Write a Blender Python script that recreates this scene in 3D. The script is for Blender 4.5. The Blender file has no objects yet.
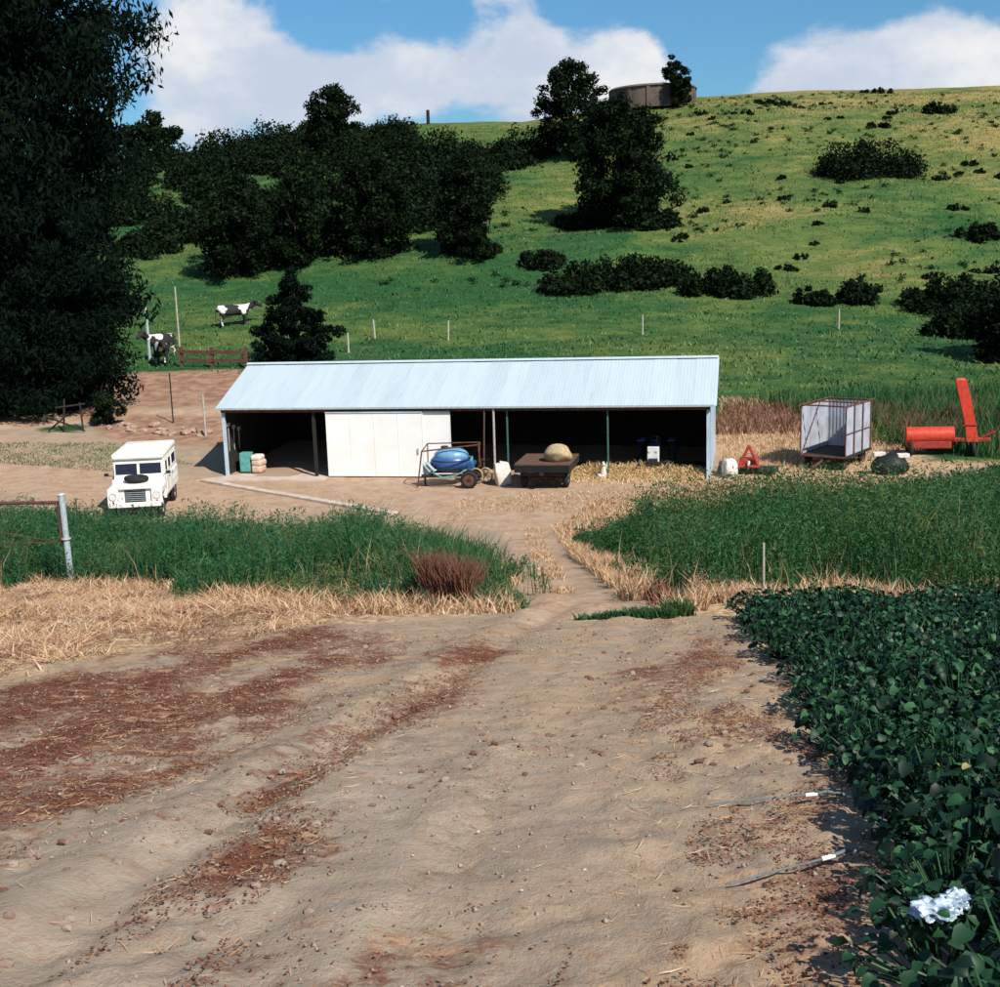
import bpy, bmesh, math, random
import numpy as np
from mathutils import Vector, Matrix, Euler
random.seed(7); RNG = np.random.default_rng(7)
SC = bpy.context.scene; COL = SC.collection
R = math.radians

# ------------------------------------------------------------------ camera
cam = bpy.data.cameras.new('camera'); camo = bpy.data.objects.new('camera', cam); COL.objects.link(camo)
cam.sensor_width = 36; cam.sensor_fit = 'HORIZONTAL'; cam.lens = 36 * 1207 / 1000
cam.clip_start = .1; cam.clip_end = 3000
camo.matrix_world = Matrix.Translation((0, 0, 8.2)) @ Matrix.Rotation(R(90 - 10.7), 4, 'X') @ Matrix.Rotation(R(-1.8), 4, 'Z')
SC.camera = camo

# ------------------------------------------------------------------ sun, sky, exposure
SUN_EL, SUN_AZ = R(44), math.atan2(.58, -.81)          # azimuth from +Y towards +X
to_sun = Vector((math.sin(SUN_AZ) * math.cos(SUN_EL), math.cos(SUN_AZ) * math.cos(SUN_EL), math.sin(SUN_EL)))
sun = bpy.data.lights.new('sun', 'SUN'); sun.energy = 4.8; sun.angle = R(.5); sun.color = (1, .94, .84)
suno = bpy.data.objects.new('sun', sun); COL.objects.link(suno)
suno.rotation_euler = (-to_sun).to_track_quat('-Z', 'Y').to_euler(); suno.location = (30, -40, 60)
SC.view_settings.view_transform = 'Standard'; SC.view_settings.look = 'None'
SC.cycles.max_bounces = 5; SC.cycles.diffuse_bounces = 2; SC.cycles.glossy_bounces = 2
SC.view_settings.exposure = 0.5; SC.view_settings.gamma = 1; SC.view_settings.use_curve_mapping = False


class NT:
    """small node-tree helper"""
    def __init__(s, tree): s.t = tree; s.n = tree.nodes; s.l = tree.links
    def new(s, typ, **kw):
        n = s.n.new(typ)
        for k, v in kw.items(): setattr(n, k, v)
        return n
    def put(s, sock, v):
        if isinstance(v, bpy.types.NodeSocket): s.l.new(v, sock)
        else:
            if isinstance(v, (tuple, list)) and len(v) == 3 and sock.type == 'RGBA': v = (*v, 1)
            sock.default_value = v
    def math(s, op, a, b=None, c=None, clamp=False):
        n = s.new('ShaderNodeMath', operation=op, use_clamp=clamp); s.put(n.inputs[0], a)
        if b is not None: s.put(n.inputs[1], b)
        if c is not None: s.put(n.inputs[2], c)
        return n.outputs[0]
    def vec(s, op, a, b=None):
        n = s.new('ShaderNodeVectorMath', operation=op); s.put(n.inputs[0], a)
        if b is not None: s.put(n.inputs[1], b)
        return n
    def mix(s, f, a, b, mode='MIX'):
        n = s.new('ShaderNodeMix', data_type='RGBA', blend_type=mode); s.put(n.inputs[0], f); s.put(n.inputs[6], a); s.put(n.inputs[7], b)
        return n.outputs[2]
    def noise(s, vec, scale, detail=4, rough=.55, dist=0.):
        n = s.new('ShaderNodeTexNoise'); n.inputs['Scale'].default_value = scale; n.inputs['Detail'].default_value = detail
        n.inputs['Roughness'].default_value = rough; n.inputs['Distortion'].default_value = dist
        if vec is not None: s.put(n.inputs['Vector'], vec)
        return n.outputs[0]
    def step(s, v, lo, hi, a=0., b=1.):
        n = s.new('ShaderNodeMapRange', interpolation_type='SMOOTHSTEP')
        for k, x in zip((0, 1, 2, 3, 4), (v, lo, hi, a, b)): s.put(n.inputs[k], x)
        return n.outputs[0]


world = bpy.data.worlds.new('World'); SC.world = world; world.use_nodes = True
w = NT(world.node_tree); w.n.clear()
sky = w.new('ShaderNodeTexSky', sky_type='NISHITA', sun_disc=False, sun_elevation=SUN_EL, sun_rotation=SUN_AZ, air_density=1.3, dust_density=.6, ozone_density=2.5)
d = w.new('ShaderNodeTexCoord').outputs['Generated']
sep = w.new('ShaderNodeSeparateXYZ'); w.put(sep.inputs[0], d)
stretch = w.vec('MULTIPLY', d, (1, 1, 1.7)).outputs[0]
big = w.noise(stretch, 3.6, 10, .58, .15)
fine = w.noise(stretch, 12., 9, .68, .3)
cl = w.math('ADD', big, w.math('MULTIPLY', w.math('SUBTRACT', fine, .5), .36))
# cumulus banks standing over the ridge, each with its own place in the sky; elsewhere the noise alone makes clouds
for (c, rad, amp) in (((-0.199, 0.966, 0.164), 0.085, 0.34), ((-0.239, 0.963, 0.128), 0.06, 0.2), ((-0.123, 0.984, 0.131), 0.07, 0.24), ((-0.045, 0.989, 0.140), 0.06, 0.16), ((0.030, 0.990, 0.138), 0.07, 0.22), ((0.096, 0.983, 0.158), 0.06, 0.2), ((0.125, 0.983, 0.135), 0.06, 0.18), ((0.05, 0.985, 0.165), 0.06, 0.14), ((0.287, 0.947, 0.141), 0.075, 0.28), ((0.347, 0.927, 0.141), 0.07, 0.28), ((0.231, 0.964, 0.132), 0.05, 0.16), ((-0.121, 0.973, 0.199), 0.05, -0.28), ((-0.042, 0.980, 0.193), 0.045, -0.2), ((0.069, 0.979, 0.194), 0.05, -0.2), ((0.176, 0.972, 0.157), 0.045, -0.24), ((0.156, 0.969, 0.193), 0.06, -0.2), ((0.290, 0.937, 0.193), 0.06, -0.25), ((0.368, 0.912, 0.182), 0.06, -0.22)):
    dist = w.vec('DISTANCE', d, c).outputs['Value']
    cl = w.math('ADD', cl, w.step(dist, 0., rad, amp, 0.))
fac = w.step(cl, .54, .69)
cshade = w.noise(w.vec('ADD', stretch, (.03, .02, -.05)).outputs[0], 5.5, 6, .6)
ccol = w.mix(w.step(cshade, .36, .64), (.62, .71, .85), (1.0, 1.0, 1.0))
b1 = w.new('ShaderNodeBackground'); w.put(b1.inputs[0], w.mix(1., sky.outputs[0], (.50, .88, 1.2), 'MULTIPLY')); b1.inputs[1].default_value = .066
b2 = w.new('ShaderNodeBackground'); w.put(b2.inputs[0], ccol); b2.inputs[1].default_value = .64
mx = w.new('ShaderNodeMixShader'); w.put(mx.inputs[0], fac); w.put(mx.inputs[1], b1.outputs[0]); w.put(mx.inputs[2], b2.outputs[0])
wo = w.new('ShaderNodeOutputWorld'); w.put(wo.inputs[0], mx.outputs[0])


# ------------------------------------------------------------------ noise and terrain (numpy)
def hash2(i, j, s):
    h = (i.astype(np.int64) * 374761393 + j.astype(np.int64) * 668265263 + s * 1442695041) & 0xFFFFFFFF
    h = ((h ^ (h >> 13)) * 1274126177) & 0xFFFFFFFF
    return ((h ^ (h >> 16)) & 0xFFFF) / 65535.
def vnoise(x, y, s=0):
    x = np.asarray(x, float); y = np.asarray(y, float); i = np.floor(x); j = np.floor(y); fx = x - i; fy = y - j
    fx = fx * fx * (3 - 2 * fx); fy = fy * fy * (3 - 2 * fy)
    a = hash2(i, j, s); b = hash2(i + 1, j, s); c = hash2(i, j + 1, s); e = hash2(i + 1, j + 1, s)
    return (a * (1 - fx) + b * fx) * (1 - fy) + (c * (1 - fx) + e * fx) * fy
def fbm(x, y, s=0, o=4):
    t = 0; a = .5; n = 0
    for k in range(o): t = t + a * vnoise(x * 2 ** k, y * 2 ** k, s + k); n += a; a *= .5
    return t / n
XR = [-300, -110, -72, -45, -15, 5, 18, 30, 45, 72, 110, 300]
HR = [22, 24, 25, 25.4, 28.4, 28.2, 30.0, 30.8, 31.1, 31.0, 31, 30]
YS = [-400, -40, -20, 0, 34, 38, 44, 52, 60, 70, 82]
ZS = [14, 12.5, 10.2, 6.5, .21, -.02, 0, .05, 1.0, 2.0, 3.2]
def terr(x, y):
    x = np.asarray(x, float); y = np.asarray(y, float)
    z = sum(np.interp(y + o, YS, ZS) for o in (-4, -2.4, -.8, .8, 2.4, 4)) / 6
    H = np.interp(x, XR, HR); s = np.clip((y - 82) / 96, 0, 1); g = .35 * s * s * (3 - 2 * s) + .65 * s
    z = z + (H - 3.2) * g
    z = z - np.where(y > 178, (y - 178) * .10 * np.clip((y - 178) / 40, 0, 1), 0)
    z = z + np.clip((y - 82) / 20, 0, 1) * (fbm(x / 11, y / 11, 50, 4) - .5) * 1.9 * np.clip((182 - y) / 20, .25, 1)
    return z
def inpoly(x, y, poly, soft=.3):
    """1 inside the polygon, 0 outside, with a soft edge (metres)"""
    x = np.asarray(x, float); y = np.asarray(y, float); ins = np.zeros(x.shape, bool); dm = np.full(x.shape, 1e9)
    for (x0, y0), (x1, y1) in zip(poly, poly[1:] + poly[:1]):
        if y0 != y1:
            c = ((y0 > y) != (y1 > y)) & (x < (x1 - x0) * (y - y0) / (y1 - y0) + x0); ins ^= c
        ex, ey = x1 - x0, y1 - y0; t = np.clip(((x - x0) * ex + (y - y0) * ey) / (ex * ex + ey * ey + 1e-9), 0, 1)
        dm = np.minimum(dm, np.hypot(x - x0 - t * ex, y - y0 - t * ey))
    sd = np.where(ins, dm, -dm)
    return np.clip(.5 + sd / (2 * soft), 0, 1)
LITA = [(-4.9, 10.4), (-4.6, 13.9), (-2.2, 14.6), (-1.0, 13.0), (-1.4, 9.3), (-1.75, 7.0), (-1.95, 5.4), (-2.2, 4.4), (-3.2, 3.0), (-5, 4)]
LITB = [(-1.6, 4.2), (-1.5, 6.2), (-1.2, 7.9), (-.8, 10.2), (-.25, 12.4), (0, 12), (-.5, 8.6), (-.85, 6.4), (-1.0, 4.0), (-1.1, 2.5), (-1.7, 2.5)]
LITR = [(.6, 6.9), (1.2, 9), (2.0, 12.2), (2.9, 12.6), (2.4, 8.6), (1.9, 5.8), (1.3, 3.0), (-.1, 3.0), (.5, 5.0)]
STRAW = [(-14, 25.5), (-8.3, 24.2), (-3.2, 18.8), (-1.7, 15.9), (-3.0, 13.8), (-4.3, 12.2), (-5.2, 9.6), (-12, 13)]
TRACK = [(.1, 14.2), (2.2, 14.2), (1.85, 16), (1.7, 23), (1.8, 33.8), (2.0, 38.2), (3.5, 41.6), (-1.1, 42.4), (-.2, 36.7), (.3, 24), (.1, 16)]
YARD = [(-40, 66), (-24.2, 58.4), (-17.1, 52.6), (-12.3, 49.1), (-6.8, 48.6), (8.3, 45.8), (8.2, 42.3), (3.3, 39.4), (1.9, 37.2), (-1.3, 36.9), (-7, 40.6), (-10, 38.4), (-14.5, 38.6), (-19, 46), (-23, 49.5), (-40, 55)]
UPROAD = [(-60, 66.5), (-30, 62.9), (-26, 63.2), (-14.6, 63.0), (-11.5, 63.6), (-12, 61.2), (-20.2, 60.6), (-24.7, 59.8), (-28, 58.8), (-60, 60)]
REDDIRT = [(-26, 68.6), (-22.3, 74.6), (-11.3, 74.1), (-9.6, 63.9), (-24, 63.6)]
RDRY = [(8.3, 43.6), (13.7, 43.4), (22, 47), (23.4, 60.1), (9.8, 63.4)]
RRED = [(9.4, 54.0), (13.7, 53.6), (18.3, 58.2), (11.4, 59.9)]
ROCKY = [(-23, 63.5), (-13.2, 61.2), (-11.6, 57), (-11.9, 54.0), (-18.9, 56.9)]
CROP = [(3.0, 14.0), (5.8, 13.8), (8.4, 13.4), (6.2, 8), (3.6, 2.0), (1.0, 2.0), (1.16, 3.2), (1.4, 3.9), (1.75, 4.5), (1.95, 5.3), (1.95, 5.9), (1.75, 6.6), (2.4, 8.6), (2.6, 10.4)]
WEEDS = [(2.3, 16.9), (2.05, 24), (2.2, 34), (4.4, 36.8), (8.5, 37.5), (11.5, 39.3), (14.4, 41), (18.2, 43.6), (30, 47), (34, 30), (12, 13.6), (7.2, 14.2), (5, 15.2), (3.6, 16)]
GRASSL = [(-.1, 16.1), (-.2, 19), (-.5, 28), (-1.8, 34), (-5.9, 36.5), (-9.5, 38.0), (-13.2, 38.6), (-19, 40.6), (-26, 43), (-26, 27), (-9.8, 23.2), (-8.1, 23.6), (-3.1, 18.1), (-1.5, 17.3)]
DARKHILL = [(-75, 175), (-45, 150), (-22, 176), (-4, 170), (9, 160), (3, 138), (-4, 118), (-12, 108), (-24, 104), (-34, 112), (-60, 120), (-90, 150)]

def micro(x, y):
    """ruts, clods and tyre prints of the near field"""
    near = np.clip((20 - y) / 4, 0, 1)
    z = (fbm(x * 1.7, y * 1.7, 3, 3) - .5) * .07 + (fbm(x * 9, y * 9, 8, 3) - .5) * .05
    # long furrow shoulders that run with the wheel ruts
    u = x - np.interp(y, [2, 4.4, 6.7, 12.9, 17], [-2.35, -2.02, -1.59, -.27, .7])
    z = z - .042 * np.exp(-((u - .33) / .14) ** 2) + .045 * np.exp(-((u + .05) / .15) ** 2) - .02 * np.exp(-((u + .55) / .2) ** 2)
    z = z - .022 * np.exp(-((u - 1.75) / .2) ** 2) + .015 * np.exp(-((u - 1.4) / .15) ** 2)
    rough = inpoly(x, y, LITR, .5) + inpoly(x, y, LITA, .3) * .7 + inpoly(x, y, LITB, .2)
    z = z + rough * (fbm(x * 14, y * 9, 12, 3) - .45) * .09
    # lugged tractor tyre print curving out of the gateway
    for off in (0., 1.45):
        c = x - np.interp(y, [2, 4.5, 7, 10, 13, 17], [-.55, -.35, -.02, .45, .95, 1.2]) + off
        band = np.clip(1.3 - np.abs(c) / .17, 0, 1)
        z = z + band * (.018 * np.sign(np.sin((y * 1.0 + np.abs(c) * 1.5) * 2 * math.pi / .17)) - .014) * np.clip(fbm(x * .8, y * .8, 30, 2) * 3 - .9, 0, 1)
    far = np.clip((y - 14) / 3, 0, 1) * np.clip((90 - y) / 20, 0, 1)
    return z * near + far * ((fbm(x * .9, y * .9, 21, 4) - .5) * .16) * (1 - .6 * inpoly(x, y, YARD, .8))
def ground(x, y): return terr(x, y) + micro(x, y)
def gz(x, y): return float(ground(np.array([x]), np.array([y]))[0])


# ------------------------------------------------------------------ materials
MAT = {}
def material(name):
    m = bpy.data.materials.new(name); m.use_nodes = True; t = NT(m.node_tree); t.n.clear()
    out = t.new('ShaderNodeOutputMaterial'); p = t.new('ShaderNodeBsdfPrincipled'); t.put(out.inputs[0], p.outputs[0]); MAT[name] = m
    return m, t, p, out
def bump(t, p, h, strength=.4, dist=.02):
    b = t.new('ShaderNodeBump'); b.inputs['Strength'].default_value = strength; b.inputs['Distance'].default_value = dist
    t.put(b.inputs['Height'], h); t.put(p.inputs['Normal'], b.outputs[0])
def simple(name, c, rough=.6, var=.25, scale=6., c2=None, metal=0., spec=.4, bmp=.15):
    """plain weathered surface: base colour with blotches towards c2"""
    m, t, p, o = material(name); co = t.new('ShaderNodeTexCoord').outputs['Object']
    n = t.noise(co, scale, 5, .6); c2 = c2 or tuple(v * (1 - var) for v in c)
    t.put(p.inputs['Base Color'], t.mix(t.step(n, .38, .66), c, c2)); p.inputs['Metallic'].default_value = metal
    t.put(p.inputs['Roughness'], t.math('ADD', rough - .08, t.math('MULTIPLY', n, .16))); p.inputs['Specular IOR Level'].default_value = spec
    if bmp: bump(t, p, t.noise(co, scale * 5, 4), bmp, .01)
    return m
def leafy(name, cols, rough=.55, trans=.25, spec=.3, dry=None):
    """foliage: each leaf its own shade, a little light through it"""
    m, t, p, out = material(name); g = t.new('ShaderNodeNewGeometry').outputs['Random Per Island']
    cr = t.new('ShaderNodeValToRGB'); t.put(cr.inputs[0], g); e = cr.color_ramp.elements
    while len(e) < len(cols): e.new(.5)
    for k, c in enumerate(cols): e[k].position = k / (len(cols) - 1); e[k].color = (*c, 1)
    col = cr.outputs[0]
    if dry:
        co = t.new('ShaderNodeTexCoord').outputs['Object']
        col = t.mix(t.step(t.noise(co, dry[1], 3), dry[2], dry[3]), col, dry[0])
    t.put(p.inputs['Base Color'], col); p.inputs['Roughness'].default_value = rough; p.inputs['Specular IOR Level'].default_value = spec
    if trans:
        tr = t.new('ShaderNodeBsdfTranslucent'); t.put(tr.inputs[0], t.mix(.5, col, t.mix(1., col, (1.3, 1.5, .6), 'MULTIPLY')))
        ms = t.new('ShaderNodeMixShader'); ms.inputs[0].default_value = trans
        t.put(ms.inputs[1], p.outputs[0]); t.put(ms.inputs[2], tr.outputs[0]); t.put(out.inputs[0], ms.outputs[0])
    return m

def hill_color(t, co):
    n1 = t.noise(t.vec('MULTIPLY', co, (.7, 1.0, 1.6)).outputs[0], .075, 5, .6, .6); n2 = t.noise(t.vec('MULTIPLY', co, (.6, 1, 1)).outputs[0], .55, 5, .65)
    sx = t.new('ShaderNodeSeparateXYZ'); t.put(sx.inputs[0], co)
    up = t.math('ADD', t.math('MULTIPLY', sx.outputs[0], .0022), t.math('MULTIPLY', sx.outputs[2], .0042))
    k = t.math('ADD', t.math('ADD', t.math('MULTIPLY', n1, .72), t.math('MULTIPLY', n2, .5)), up)
    c = t.mix(t.step(k, .56, .78), (.020, .070, .021), (.085, .120, .031))
    c = t.mix(t.step(k, .75, .95), c, (.23, .18, .066))
    c = t.mix(t.step(k, .97, 1.12), c, (.36, .24, .11))
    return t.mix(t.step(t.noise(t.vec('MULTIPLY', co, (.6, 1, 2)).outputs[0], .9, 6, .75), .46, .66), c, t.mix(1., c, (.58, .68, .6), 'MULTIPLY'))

m, t, p, out = material('ground')
co = t.new('ShaderNodeTexCoord').outputs['Object']
a1 = t.new('ShaderNodeAttribute', attribute_name='zone_a'); s1 = t.new('ShaderNodeSeparateColor'); t.put(s1.inputs[0], a1.outputs[0])
a2 = t.new('ShaderNodeAttribute', attribute_name='zone_b'); s2 = t.new('ShaderNodeSeparateColor'); t.put(s2.inputs[0], a2.outputs[0])
nf = t.noise(co, 9, 8, .68); nm = t.noise(co, 1.6, 6, .62); nl = t.noise(co, .35, 4); nx = t.noise(co, 45, 5, .7)
nlay = t.noise(t.vec('MULTIPLY', co, (2.2, 9, 9)).outputs[0], 1., 7, .65)
soil = t.mix(t.step(nm, .3, .7), (.255, .200, .145), (.325, .268, .205))
soil = t.mix(t.step(nf, .48, .78), soil, (.25, .152, .092))
soil = t.mix(t.step(nx, .60, .74), soil, (.36, .305, .245)); soil = t.mix(t.step(nx, .42, .30), soil, (.27, .18, .12))
warm = t.mix(t.step(nm, .36, .62), soil, (.345, .215, .115))
soil = t.mix(t.math('MULTIPLY', s2.outputs[2], .62), soil, warm)
lit = t.mix(t.step(nf, .35, .65), (.070, .021, .013), (.155, .058, .034))
lit = t.mix(t.step(nlay, .52, .66), lit, (.34, .21, .13)); lit = t.mix(t.step(nx, .58, .70), lit, (.42, .27, .16)); lit = t.mix(t.step(nx, .40, .30), lit, (.045, .014, .009))
litf = t.step(t.math('ADD', t.math('MULTIPLY', s1.outputs[0], .75), t.math('ADD', t.math('MULTIPLY', nlay, .9), t.math('MULTIPLY', nf, .9))), 1.14, 1.50)
c = t.mix(litf, soil, lit)
strw = t.mix(t.step(nf, .34, .66), (.20, .115, .062), (.55, .39, .23))
c = t.mix(t.step(t.math('ADD', s1.outputs[1], t.math('MULTIPLY', nf, .6)), .72, 1.0), c, strw)
pale = t.mix(t.step(nm, .35, .68), (.37, .265, .185), (.29, .18, .115)); pale = t.mix(t.step(nf, .46, .70), pale, (.46, .33, .21))
c = t.mix(t.step(t.math('ADD', s2.outputs[0], t.math('MULTIPLY', nf, .5)), .6, .95), c, pale)
red = t.mix(t.step(nm, .35, .65), (.20, .105, .068), (.31, .20, .135))
c = t.mix(t.step(t.math('ADD', s2.outputs[1], t.math('MULTIPLY', nm, .6)), .65, 1.0), c, red)
grass = hill_color(t, co)
c = t.mix(t.step(t.math('ADD', s1.outputs[2], t.math('MULTIPLY', nm, .6)), .62, .98), c, grass)
t.put(p.inputs['Base Color'], c); p.inputs['Roughness'].default_value = .95; p.inputs['Specular IOR Level'].default_value = .12
vo = [t.new('ShaderNodeTexVoronoi') for _ in range(2)]
for v_, sc_ in zip(vo, (28., 75.)): v_.inputs['Scale'].default_value = sc_; t.put(v_.inputs['Vector'], t.vec('ADD', co, t.vec('MULTIPLY', (.05, .03, .0), nf).outputs[0]).outputs[0])
gr = t.math('ADD', t.math('MULTIPLY', vo[0].outputs[0], -.14), t.math('MULTIPLY', vo[1].outputs[0], -.12))
bump(t, p, t.math('ADD', t.math('ADD', t.math('MULTIPLY', nf, .7), t.math('MULTIPLY', nx, .35)), gr), .55, .04)

def hillgrass(name):
    m, t, p, out = material(name); co = t.new('ShaderNodeTexCoord').outputs['Object']; g = t.new('ShaderNodeNewGeometry').outputs['Random Per Island']
    c = hill_color(t, co); t.put(p.inputs['Base Color'], t.mix(1., c, t.mix(g, (.9, 1., .9), (1.7, 1.6, 1.4)), 'MULTIPLY')); p.inputs['Roughness'].default_value = .8
hillgrass('hill_grass')
leafy('crop_leaf', [(.003, .012, .006), (.005, .021, .010), (.010, .040, .018), (.020, .075, .030), (.055, .155, .062)], .5, .2, .25)  # few bright steps paint leaf highlights, the darkest paint shaded gaps
leafy('tussock', [(.006, .022, .010), (.012, .034, .012), (.02, .05, .016)], .85, .1, .05)
leafy('crop_old_leaf', [(.30, .24, .06), (.36, .33, .12)], .6, .2)
leafy('grass_tall', [(.016, .075, .032), (.028, .105, .040), (.055, .145, .055), (.13, .19, .075)], .7, .4, .08, ((.25, .21, .08), .35, .54, .72))
leafy('weed_leaf', [(.012, .055, .024), (.022, .088, .036), (.045, .125, .05), (.085, .16, .06)], .7, .35, .1, ((.10, .135, .04), .45, .5, .7))
leafy('feathery', [(.016, .075, .040), (.026, .105, .050), (.045, .14, .062), (.09, .175, .075)], .75, .4, .06, ((.12, .155, .06), .45, .5, .7))
leafy('dry_blade', [(.60, .42, .27), (.46, .29, .17), (.68, .53, .38), (.33, .16, .08), (.55, .36, .20), (.23, .095, .05)], .85, .2, .05)
leafy('straw_gold', [(.62, .43, .22), (.70, .53, .30), (.50, .32, .15)], .75, .2, .15)
leafy('litter_flake', [(.095, .028, .017), (.17, .065, .036), (.06, .019, .012), (.31, .17, .095), (.14, .048, .028), (.40, .27, .16)], .9, 0, .03)
leafy('dock_weed', [(.14, .045, .030), (.20, .08, .05), (.10, .05, .03), (.24, .14, .08)], .8, .1)
leafy('dark_leaf', [(.0025, .005, .003), (.004, .008, .0045), (.008, .016, .006), (.018, .034, .012)], .85, .08, .03)  # last step paints sunlit tips into the leaf colour
leafy('bush_leaf', [(.003, .006, .0035), (.005, .010, .005), (.009, .018, .007), (.020, .038, .013)], .85, .08, .03)
leafy('pine_leaf', [(.002, .005, .0035), (.003, .008, .005), (.006, .014, .007)], .85, .06, .03)
simple('bark', (.05, .032, .022), .9, .4, 9)
simple('white_paint', (.80, .78, .72), .45, .1, 3, (.68, .65, .58), 0, .5, .05)
simple('door_white', (.78, .77, .75), .55, .1, 1.3, (.72, .71, .68), 0, .4, .08)
simple('rubber', (.012, .012, .013), .8, .3, 10)
simple('rim_paint', (.42, .40, .36), .5, .3, 12)
simple('dark_metal', (.02, .02, .022), .55, .3, 8)
simple('rust', (.13, .05, .028), .8, .4, 9, (.06, .025, .016))
simple('rusty_rail', (.11, .04, .03), .8, .4, 6, (.06, .025, .02))
m, t, p, out = material('roof_iron'); co = t.new('ShaderNodeTexCoord').outputs['Object']; rn = t.new('ShaderNodeObjectInfo').outputs['Random']
off_ = t.vec('ADD', t.vec('MULTIPLY', co, (3., .4, 1.)).outputs[0], t.vec('MULTIPLY', (37., 91., 13.), rn).outputs[0]).outputs[0]
st_ = t.noise(off_, 1., 5, .65); rc = t.mix(t.step(st_, .40, .68), (.405, .475, .515), (.375, .44, .478)); rc = t.mix(1., rc, t.mix(rn, (.92, .93, .94), (1.04, 1.04, 1.03)), 'MULTIPLY')
rc = t.mix(t.math('MULTIPLY', t.step(st_, .66, .80), .5), rc, (.26, .19, .15)); t.put(p.inputs['Base Color'], rc); p.inputs['Roughness'].default_value = .6
simple('wall_iron', (.42, .53, .62), .5, .15, 1.4, (.33, .42, .50), 0., .5, .08)
simple('timber_and_shade', (.017, .014, .011), .9, .4, 5)  # real timber, and painted interior shade on the shed walls
simple('timber', (.11, .062, .038), .85, .4, 7, (.09, .045, .028))
simple('green_post', (.045, .13, .11), .55, .3, 9)
simple('galvanised', (.42, .50, .52), .4, .2, 14, (.30, .36, .38), .2)
simple('fence_white', (.40, .37, .32), .8, .3, 12)
simple('concrete', (.50, .41, .34), .9, .15, 2.5, (.42, .33, .27), 0, .2, .2)
simple('floor_shade', (.05, .036, .026), .95, .3, 3)  # painted shade for the floor inside the shed
simple('tank_blue', (.030, .105, .33), .33, .2, 4, (.022, .075, .24), 0, .5, .03)
simple('tank_lid', (.13, .30, .46), .3, .15, 4, (.10, .24, .38), 0, .5, .03)
simple('teal_paint', (.10, .34, .32), .5, .2, 5, (.075, .26, .25))
simple('tractor_blue', (.03, .11, .26), .4, .3, 6)
simple('pale_panel', (.62, .63, .62), .5, .15, 4)
simple('sack', (.62, .58, .52), .85, .2, 7, (.50, .44, .37))
simple('sack_pink', (.55, .38, .29), .85, .2, 7)
simple('burlap', (.32, .235, .14), .95, .3, 9, (.42, .32, .20), 0, .2, .5)
simple('red_paint', (.55, .050, .022), .45, .25, 6, (.40, .035, .018))
simple('red_faded', (.36, .035, .025), .6, .3, 8, (.22, .03, .02))
simple('sheet_pale', (.34, .37, .42), .55, .15, 2, (.25, .27, .31), 0, .5)
simple('tarp_black', (.006, .006, .007), .6, .3, 5)
simple('stone', (.27, .17, .125), .9, .3, 4, (.38, .27, .21), 0, .2, .5)
simple('pebble', (.48, .41, .34), .9, .3, 30)
simple('tank_concrete', (.12, .088, .07), .9, .3, .6, (.07, .05, .042))
simple('pipe_grey', (.12, .15, .16), .45, .2, 20)
simple('clip_white', (.8, .8, .76), .5, .1, 20)
simple('glass_dark', (.012, .016, .035), .12, .2, 3, None, 0, .6, 0)
simple('plastic_film', (.50, .58, .66), .25, .2, 14, (.12, .20, .28), 0, .6, .3)
m, t, p, out = material('cow_hide'); co = t.new('ShaderNodeTexCoord').outputs['Object']
t.put(p.inputs['Base Color'], t.mix(t.step(t.noise(t.vec('ADD', co, (3.1, 1.7, .4)).outputs[0], 1.5, 2, .4), .575, .60), (.012, .010, .010), (.66, .62, .55))); p.inputs['Roughness'].default_value = .85

# ------------------------------------------------------------------ object helpers
def link(name, me, mt=None, parent=None):
    o = bpy.data.objects.new(name, me); COL.objects.link(o)
    if mt and me is not None and not me.materials: me.materials.append(MAT[mt])
    if parent: o.parent = parent
    return o
def tag(o, label, cat, group=None, kind=None):
    o['label'] = label; o['category'] = cat
    if group: o['group'] = group
    if kind: o['kind'] = kind
    return o
def thing(name, label, cat, loc=(0, 0, 0), rz=0, group=None):
    o = bpy.data.objects.new(name, None); COL.objects.link(o); o.location = loc; o.rotation_euler = (0, 0, rz); o.empty_display_size = .2
    return tag(o, label, cat, group)
def npmesh(name, V, F, mt=None, smooth=False):
    """V (n,3); F (m,k) same-size faces"""
    me = bpy.data.meshes.new(name); V = np.asarray(V, np.float32); F = np.asarray(F, np.int32); k = F.shape[1]
    me.vertices.add(len(V)); me.vertices.foreach_set('co', V.ravel()); me.loops.add(F.size); me.loops.foreach_set('vertex_index', F.ravel())
    me.polygons.add(len(F)); me.polygons.foreach_set('loop_start', np.arange(0, F.size, k, dtype=np.int32)); me.polygons.foreach_set('loop_total', np.full(len(F), k, np.int32))
    if smooth: me.polygons.foreach_set('use_smooth', np.ones(len(F), bool))
    me.update(calc_edges=True)
    if mt: me.materials.append(MAT[mt])
    return me
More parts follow.
